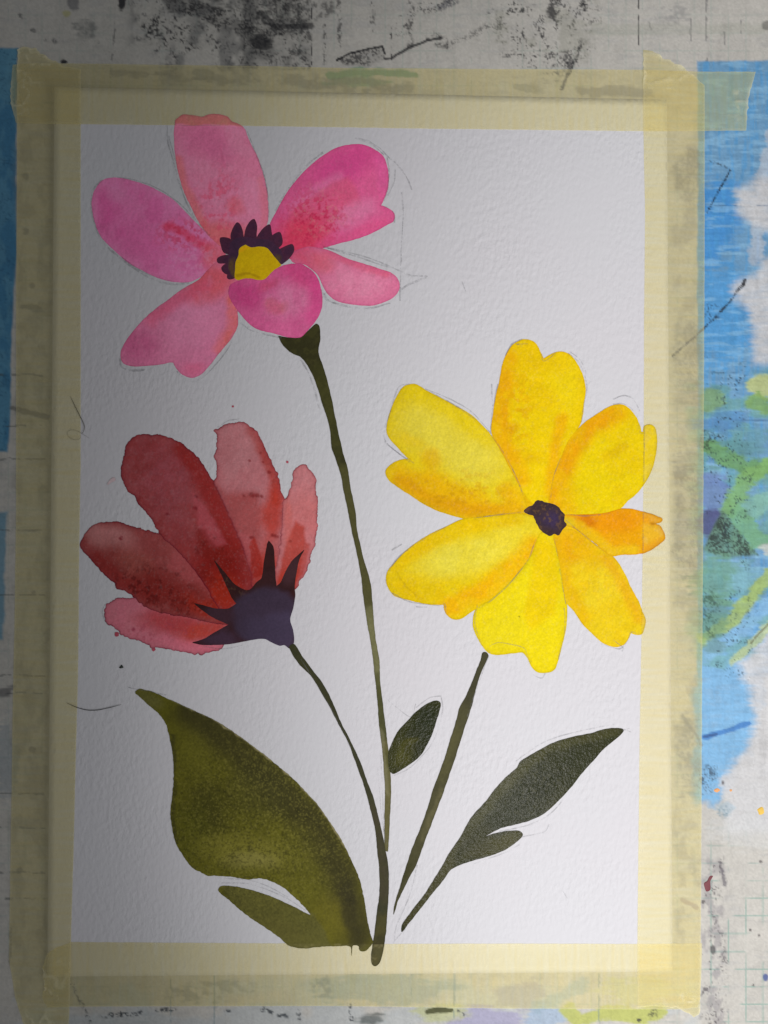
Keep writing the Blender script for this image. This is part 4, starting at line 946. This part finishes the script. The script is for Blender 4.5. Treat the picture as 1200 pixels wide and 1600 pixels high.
# --- stems and leaves
PG = 178
g_dark = C(52, 52, 24, PG); g_mid = C(82, 82, 36, PG); g_lit = C(112, 110, 62, PG)
stemrim = (1.1, C(40, 42, 18, PG), .35)
paint('stem', [(602, 1328), (601, 1290), (602, 1243), (600, 1200), (598, 1172), (593, 1133), (590, 1093), (585, 1047), (580, 1007), (573, 967), (567, 923), (565, 903), (557, 860), (550, 830), (545, 803), (538, 770), (533, 743), (525, 718), (519, 700), (515, 667), (503, 627), (492, 593), (480, 570), (470, 558), (457, 552), (443, 540), (435, 525, 1), (453, 528), (470, 527.5), (483, 516), (494, 506.5), (499, 511), (500, 530), (497, 550), (507, 580), (517, 620), (525, 660), (533, 697), (538, 716), (543, 733), (547, 760), (555, 800), (558, 830), (567, 870), (578, 908), (582, 943), (585, 987), (592, 1030), (594, 1067), (600, 1117), (605, 1160), (609, 1200), (610.5, 1240), (608.5, 1283), (606, 1330)], pink,
      wash(g_dark, ('l', [(500, 580), (530, 700)], 12, C(66, 68, 28, 184), .6), ('l', [(540, 740), (560, 850), (575, 940)], 14, C(88, 88, 44, 192), .7), ('l', [(578, 960), (590, 1060)], 12, C(124, 126, 78, 198), .9), ('l', [(588, 1062), (600, 1150)], 12, C(84, 88, 46, 200), .75), ('l', [(603, 1170), (606, 1330)], 12, C(116, 114, 66, 204), .85), ('e', 604, 1190, 6, 18, 0, C(78, 82, 30, 204), .6), ('m', 9, g_mid, .25), ('l', [(595, 1140), (606, 1240)], 3, C(140, 140, 96, 204), .5)),
      M_GREEN, rag=.6, freq=.12, pitch=1.5, rim=stemrim, grain=.09)
paint('stem', [(615, 1429, 1), (617, 1413), (622, 1397), (628, 1377), (635, 1355), (643, 1330), (655, 1300), (667, 1267), (678, 1232), (690, 1200), (698, 1177), (705, 1152), (713, 1127), (718, 1108), (730, 1085), (743, 1053), (751, 1033), (754, 1021), (759, 1019.5), (763, 1024), (760, 1032), (753, 1047), (743, 1077), (737, 1103), (727, 1133), (717, 1165), (708, 1193), (698, 1222), (688, 1250), (677, 1279), (664, 1313), (652, 1347), (640, 1370), (630, 1390), (622, 1407)], yellow,
      wash(C(80, 80, 46, 206), ('l', [(757, 1022), (735, 1090)], 12, C(66, 66, 42, 206), .7), ('l', [(715, 1140), (690, 1215)], 7, C(92, 92, 50, 206), .7), ('l', [(690, 1235), (660, 1310)], 4, C(110, 108, 66, 206), .6), ('e', 636, 1362, 8, 18, 20, C(58, 60, 24, 206), .7), ('m', 9, C(70, 70, 38, 206), .4)),
      M_GREEN, rag=.7, freq=.11, pitch=1.5, rim=(1.1, C(56, 58, 30, 206), .4), grain=.09)
paint('stem', [(452, 1012), (456, 1007), (461, 1008), (473, 1027), (490, 1050), (507, 1073), (520, 1100), (533, 1130), (547, 1157), (558, 1180), (566, 1200), (573, 1220), (582, 1243), (590, 1273), (597, 1303), (603, 1333), (606.5, 1353), (607, 1387), (605, 1427), (602, 1463), (598, 1487), (594, 1502), (587, 1509), (581, 1506), (580, 1497), (583, 1473), (588, 1440), (589, 1427), (593, 1397), (593, 1360), (590, 1330), (587, 1297), (580, 1267), (572, 1237), (563, 1210), (553, 1183), (543, 1157), (530, 1133), (517, 1107), (503, 1083), (487, 1057), (467, 1037)], red,
      wash(C(56, 58, 34, 190), ('l', [(455, 1010), (520, 1110)], 12, C(50, 52, 26, 176), .6), ('l', [(585, 1270), (600, 1400)], 12, C(72, 68, 44, 198), .7), ('l', [(597, 1440), (590, 1500)], 12, C(84, 80, 34, 198), .75), ('m', 9, C(66, 68, 36, 190), .4), ('e', 596, 1470, 10, 10, 0, C(54, 52, 24, 198), .6)),
      M_GREEN, rag=.7, freq=.11, pitch=1.5, rim=(1.1, C(42, 44, 20, 190), .4), grain=.08)
PL = 166
lf = paint('leaf', [(212, 1082), (217, 1077.5), (224, 1078), (237, 1081), (257, 1090), (282, 1101), (310, 1114), (335, 1126), (360, 1141), (385, 1159), (407, 1175), (430, 1194), (452, 1212), (475, 1235), (498, 1260), (515, 1285), (532, 1311), (549, 1345), (561, 1373), (568, 1402), (573, 1433), (578, 1458), (582, 1472), (577, 1480), (570, 1486), (563, 1485), (560, 1478), (551, 1478), (549, 1494), (547, 1479), (520, 1478), (498, 1479), (476, 1481.5), (453, 1478), (436, 1464), (413, 1448), (385, 1429), (359, 1407), (342, 1392), (347, 1385), (368, 1386), (396, 1392), (427, 1403), (456, 1416), (476, 1426), (487, 1431, 1), (478, 1419), (461, 1402), (442, 1386), (422, 1376), (405, 1372), (388, 1374), (365, 1370), (337, 1368), (325, 1368), (311, 1361), (300, 1355), (282, 1330), (275, 1317), (269, 1292), (267, 1270), (270, 1240), (272, 1210), (271, 1185), (266, 1155), (260, 1132), (252, 1119), (237, 1105), (222, 1092)], painting,
      wash(C(86, 86, 18, PL), ('m', 40, C(78, 78, 16, PL), .6), ('e', 300, 1160, 26, 70, -10, C(78, 78, 18, 146), .7), ('e', 325, 1265, 34, 44, 0, C(46, 46, 10, 150), .75), ('e', 300, 1300, 24, 40, 0, C(66, 68, 12, 142), .6), ('e', 385, 1330, 70, 24, 8, C(108, 107, 34, PL), .8), ('e', 390, 1345, 40, 14, 0, C(124, 122, 58, PL), .55),
           ('l', [(300, 1112), (370, 1165), (430, 1225), (490, 1290), (530, 1360), (560, 1460)], 28, C(52, 50, 20, 176), .85), ('e', 405, 1235, 50, 40, 40, C(62, 62, 22, 170), .6), ('e', 470, 1330, 30, 40, -20, C(86, 86, 22, 174), .4), ('e', 520, 1440, 26, 36, -20, C(104, 101, 24, 184), .7), ('w', [(335, 1376), (400, 1384), (488, 1428), (505, 1450), (520, 1484), (450, 1490), (400, 1446)], C(88, 88, 36, 172), .9, 3),
           ('e', 440, 1455, 40, 16, 20, C(94, 92, 38, 176), .5), ('e', 360, 1400, 16, 8, 20, C(72, 72, 28, 166), .5), ('e', 545, 1420, 12, 50, -12, C(48, 46, 22, 184), .7), ('e', 388, 1328, 4, 4, 0, C(60, 60, 20, PL), .7), ('e', 232, 1092, 22, 10, 25, C(74, 74, 34, 136), .7), ('l', [(268, 1150), (272, 1200), (269, 1270), (276, 1316)], 3, C(44, 44, 14, 140), .7),
           ('s', 400, 1290, 160, 130, 2.3, C(126, 124, 50, 172), .38, .56), ('s', 400, 1290, 170, 140, 2.5, C(38, 38, 8, 168), .5, .56), ('l', [(300, 1107), (335, 1124), (362, 1140), (409, 1174), (454, 1211), (500, 1259), (534, 1310), (552, 1346)], 1.8, C(150, 146, 96, 176), .7), ('l', [(262, 1090), (300, 1109)], 2, C(120, 120, 70, 150), .4)),
      M_GREEN, rag=.9, freq=.24, pitch=1.75, grain=.16)
tag(lf, 'large olive leaf with a lighter middle')
PL8 = 220
lf = paint('leaf', [(628, 1456), (629, 1445), (645, 1422), (665, 1396), (681, 1370), (691, 1354), (704, 1331), (720, 1308), (736, 1279), (759, 1253), (775, 1232), (792, 1214), (808, 1200), (814, 1190), (840, 1174), (870, 1159), (899, 1151), (925, 1146), (944, 1140), (964, 1138), (974, 1141), (966, 1151), (944, 1169), (928, 1187), (909, 1208), (892, 1230), (870, 1253), (850, 1271), (827, 1282), (801, 1289), (782, 1294), (766, 1302), (754, 1309.5, 1), (769, 1304), (792, 1299), (811, 1299), (816.5, 1305), (805, 1317), (788, 1328), (762, 1338), (740, 1344), (720, 1351), (704, 1359), (691, 1377), (675, 1396), (655, 1422), (639, 1442)], painting,
      wash(C(62, 66, 38, PL8), ('m', 18, C(54, 60, 32, PL8), .6), ('e', 830, 1240, 70, 26, -42, C(44, 50, 28, PL8), .7), ('l', [(700, 1340), (770, 1245), (850, 1170), (960, 1140)], 8, C(86, 88, 48, PL8), .6), ('l', [(640, 1440), (700, 1355)], 12, C(86, 86, 48, PL8), .7), ('e', 770, 1322, 50, 14, -22, C(82, 82, 40, PL8), .8), ('e', 745, 1310, 26, 22, -40, C(60, 62, 28, PL8), .6), ('s', 820, 1230, 80, 50, 2.4, C(104, 106, 72, PL8), .35, .57)),
      M_GLOSS, rag=.5, pitch=1.6, rim=(1.2, C(50, 52, 26, PL8), .4), grain=.12)
tag(lf, 'dark glossy leaf on its own short stem')
lf = paint('leaf', [(615, 1209), (609, 1203), (607, 1190), (607.5, 1175), (615, 1157), (623, 1142), (637, 1127), (648, 1115), (660, 1105), (672, 1098), (682, 1095.5), (688, 1099), (686, 1112), (681, 1128), (675, 1147), (667, 1163), (657, 1180), (643, 1192), (630, 1200.5)], painting,
      wash(C(58, 62, 24, 208), ('e', 665, 1135, 24, 36, 30, C(40, 48, 28, 208), .85), ('e', 632, 1178, 14, 22, 30, C(84, 86, 32, 208), .7), ('e', 642, 1158, 10, 6, 0, C(100, 100, 30, 208), .5), ('m', 12, C(50, 54, 22, 208), .4), ('e', 655, 1180, 10, 18, 40, C(42, 48, 22, 208), .6)),
      M_GLOSS, rag=.4, pitch=1.5, rim=(1.1, C(36, 42, 16, 208), .5), grain=.12)
tag(lf, 'small dark leaf beside the pink flower stem')

# --- spatter on the bare paper
dotcol = wash(C(150, 84, 92, 150))
for x, y, r, sd in ((182.5, 991, 3.4, 1), (240, 1015, 2.4, 2), (449, 722, 1.7, 3), (364, 635, 1.3, 4)):
    paint('spatter', ring(x, y, r, r, sd, 8), red, wash(C(130, 58, 70, 140)), rag=.2, pitch=1.2)
paint('spatter', [(168, 757), (172, 750), (178, 746), (180, 750), (175, 753)], red, wash(C(126, 112, 114, 118)), rag=.3, pitch=1.2)

# ------------------------------------------------------------------ pencil under-drawing
def pencil(pts, parent, w=1.25, wob=.5, seed=0):
    o = spline(pts, 2.2, False)
    t = np.gradient(o, axis=0); nn = np.stack([-t[:, 1], t[:, 0]], 1); nn /= np.linalg.norm(nn, axis=1)[:, None] + 1e-9
    o = o + nn * ((fbm(o[:, 0] / 14, o[:, 1] / 14, 2, 600 + seed) - .5) * 2 * wob)[:, None]
    ww = w * (.55 + .9 * vnoise(o[:, 0] / 11, o[:, 1] / 11, 640 + seed))[:, None] * .5
    L = o - nn * ww; R = o + nn * ww
    allp = np.concatenate([L, R])
    z = ramp(allp[:, 0], allp[:, 1]) + .16 + tape_lift(allp[:, 0], allp[:, 1]) * 1.0
    n = len(o)
    F = [(i, n + i, n + i + 1, i + 1) for i in range(n - 1)]
    V = place(allp[:, 0], allp[:, 1], z)
    return new_obj('pencil_line', V, F, M_PENCIL, parent)

PK = [[(262, 196), (261, 212), (264, 228), (272, 255), (280, 285), (292, 318), (308, 346), (328, 368)],
      [(264, 212), (270, 236), (276, 258)],
      [(183, 277), (205, 280), (232, 288), (258, 301), (285, 322), (305, 344)],
      [(160, 281), (146, 296), (142, 318), (147, 346), (160, 376), (184, 400), (210, 420), (238, 436), (268, 444), (295, 442)],
      [(190, 402), (215, 420), (245, 434), (272, 440)],
      [(384, 200), (398, 235), (412, 272), (419, 305), (420, 340)],
      [(430, 330), (445, 302), (462, 280), (482, 256), (505, 238)],
      [(555, 216), (572, 219), (590, 229), (604, 243), (616, 253), (628, 266), (638, 282), (643, 297)],
      [(560, 217), (584, 228), (600, 242)],
      [(605, 246), (608, 270), (606, 292), (600, 314)], [(617, 264), (616, 284), (606, 306)],
      [(593, 321), (606, 325), (616, 334), (616, 348)],
      [(505, 386), (540, 394), (585, 406), (640, 430), (668, 432), (640, 444), (624, 455)], [(512, 388), (560, 402), (608, 418)],
      [(628, 300), (630, 340), (627, 390), (625, 470)],
      [(502, 452), (508, 466), (524, 474), (548, 480), (580, 481), (610, 474)], [(506, 458), (514, 470), (530, 476)],
      [(722, 440), (728, 456)],
      [(188, 560), (190, 572), (204, 579), (226, 578)], [(276, 580), (290, 594), (304, 596), (322, 586), (348, 556), (362, 534)],
      [(376, 504), (392, 516), (420, 524), (440, 528)],
      [(470, 562), (484, 586), (494, 618), (500, 640)]]
for i, p in enumerate(PK): pencil(p, pink, 2.0 if i % 3 else 2.6, .8, i)
RK = [[(340, 668), (356, 658), (374, 655)], [(164, 944), (160, 956), (164, 970), (170, 977)], [(318, 1010), (350, 1014), (385, 1006)], [(470, 1030), (520, 1112), (548, 1168)]]
for i, p in enumerate(RK): pencil(p, red, 1.7, .6, 40 + i)
YK = [[(640, 600), (624, 604), (616, 622), (608, 650), (600, 676), (604, 692), (620, 706), (640, 722)], [(601, 690), (622, 708), (648, 724)],
      [(664, 608), (700, 622), (735, 642), (768, 678)], [(672, 612), (712, 634), (744, 656)],
      [(768, 680), (786, 706), (803, 738), (818, 774)], [(778, 600), (770, 640), (766, 676)],
      [(768, 600), (770, 640)], [(790, 556), (800, 538), (816, 530)], [(806, 538), (825, 537)], [(846, 552), (850, 564), (868, 552)],
      [(888, 552), (904, 566), (914, 586), (917, 606), (912, 636), (908, 660)], [(892, 550), (908, 564), (916, 584)],
      [(958, 632), (974, 631), (988, 640), (998, 656), (1000, 676), (1008, 677)], [(958, 624), (975, 618), (990, 624), (1000, 644)],
      [(605, 898), (622, 872), (656, 846), (700, 822)], [(612, 926), (640, 940), (684, 946), (695, 944), (697, 958)], [(612, 860), (628, 850)], [(650, 948), (668, 949)],
      [(746, 944), (742, 974), (752, 1004), (766, 1020)], [(764, 1010), (780, 1004), (818, 1012), (826, 1028), (838, 1046)], [(832, 1054), (846, 1060), (852, 1052)],
      [(838, 842), (824, 876), (796, 912), (768, 938), (748, 950)], [(866, 842), (875, 890), (884, 944)], [(882, 950), (882, 984), (872, 1030)],
      [(886, 804), (920, 806), (955, 802)], [(860, 782), (864, 750), (876, 716)], [(1007, 668), (1006.5, 720), (1006, 752)],
      [(884, 812), (912, 836), (944, 862)], [(940, 1006), (968, 1014), (980, 1002), (986, 988), (1000, 992)], [(958, 1000), (974, 1012), (972, 1018)], [(820, 800), (780, 804), (740, 810)],
      [(1005, 802), (1005, 860)], [(764, 1024), (748, 1068), (730, 1120)]]
for i, p in enumerate(YK): pencil(p, yellow, 1.8, .6, 60 + i)
LK = [[(690, 1090), (692, 1110), (684, 1142), (668, 1172), (640, 1200), (616, 1212)], [(650, 1106), (672, 1090), (690, 1088)], [(602, 1090), (640, 1120), (650, 1100)],
      [(806, 1190), (850, 1160), (900, 1144), (960, 1132)], [(972, 1142), (984, 1138)], [(970, 1138), (986, 1144)], [(780, 1300), (830, 1288), (862, 1270), (880, 1250)], [(816, 1308), (850, 1300), (858, 1288)], [(740, 1350), (790, 1332), (812, 1320)],
      [(346, 1380), (392, 1382), (440, 1400), (480, 1424)], [(340, 1372), (400, 1378), (450, 1402)], [(595, 1180), (598, 1240), (600, 1300)], [(590, 1200), (596, 1270), (604, 1320)],
      [(652, 1352), (640, 1400), (620, 1446), (616, 1470)], [(634, 1452), (622, 1464), (614, 1474)], [(878, 1390), (886, 1404)], [(260, 1086), (200, 1074)]]
for i, p in enumerate(LK): pencil(p, painting, 1.5, .6, 100 + i)

# ------------------------------------------------------------------ stray hairs and crumbs lying on the sheet
def hair(pts, r, z0, label, m):
    o = spline(pts, 2.0, False)
    z = ramp(o[:, 0], o[:, 1]) + tape_lift(o[:, 0], o[:, 1]) + z0
    P = place(o[:, 0], o[:, 1], z) ; n = len(P); S = 5
    t = np.gradient(P, axis=0); t /= np.linalg.norm(t, axis=1)[:, None]
    up = np.array([0, 0, 1.0]); sd = np.cross(t, up); sd /= np.linalg.norm(sd, axis=1)[:, None]
    V = []; F = []
    for i in range(n):
        rr = r * (1 - .6 * abs(2 * i / (n - 1) - 1) ** 3)
        for k in range(S):
            a = 2 * math.pi * k / S
            V.append(P[i] + rr * (math.cos(a) * sd[i] + math.sin(a) * up))
    for i in range(n - 1):
        for k in range(S):
            F.append((i * S + k, i * S + (k + 1) % S, (i + 1) * S + (k + 1) % S, (i + 1) * S + k))
    return tag(new_obj('hair', np.array(V), F, m), label, 'hair', 'stray hairs on the sheet')
M_HAIR = plain('dark_hair', (.03, .028, .025), .5); M_HAIR2 = plain('brown_hair', (.09, .08, .05), .5)
hair([(104, 1098), (112, 1102), (122, 1106), (136, 1109.5), (152, 1109.5), (170, 1106), (189, 1101)], .00009, .2, 'dark curved hair lying over the tape edge above the big leaf tip', M_HAIR)
hair([(110, 619), (116, 632), (124, 648), (129, 658), (132, 666), (131, 673), (127, 678)], .00008, .2, 'short bent brown hair on the tape beside the red flower', M_HAIR2)
hair([(140, 685), (132, 680), (120, 673), (110, 672), (105, 676), (108, 683), (116, 687), (124, 686), (127, 680)], 0.00003, .2, 'fine looped hair on the tape beside the red flower', M_HAIR2)
M_CRUMB = plain('dark_crumb', (.03, .035, .03), .8)
cz = float(ramp(np.array([190.]), np.array([1042.]))[0])
cr = blob('crumb', [(186, 1043), (188, 1040.5), (190, 1038.5), (191.5, 1040), (193, 1043), (190.5, 1044), (188, 1044.5)], cz + .01, .25, M_CRUMB)
tag(cr, 'tiny dark crumb on bare paper between the red flower and the big leaf', 'crumb')
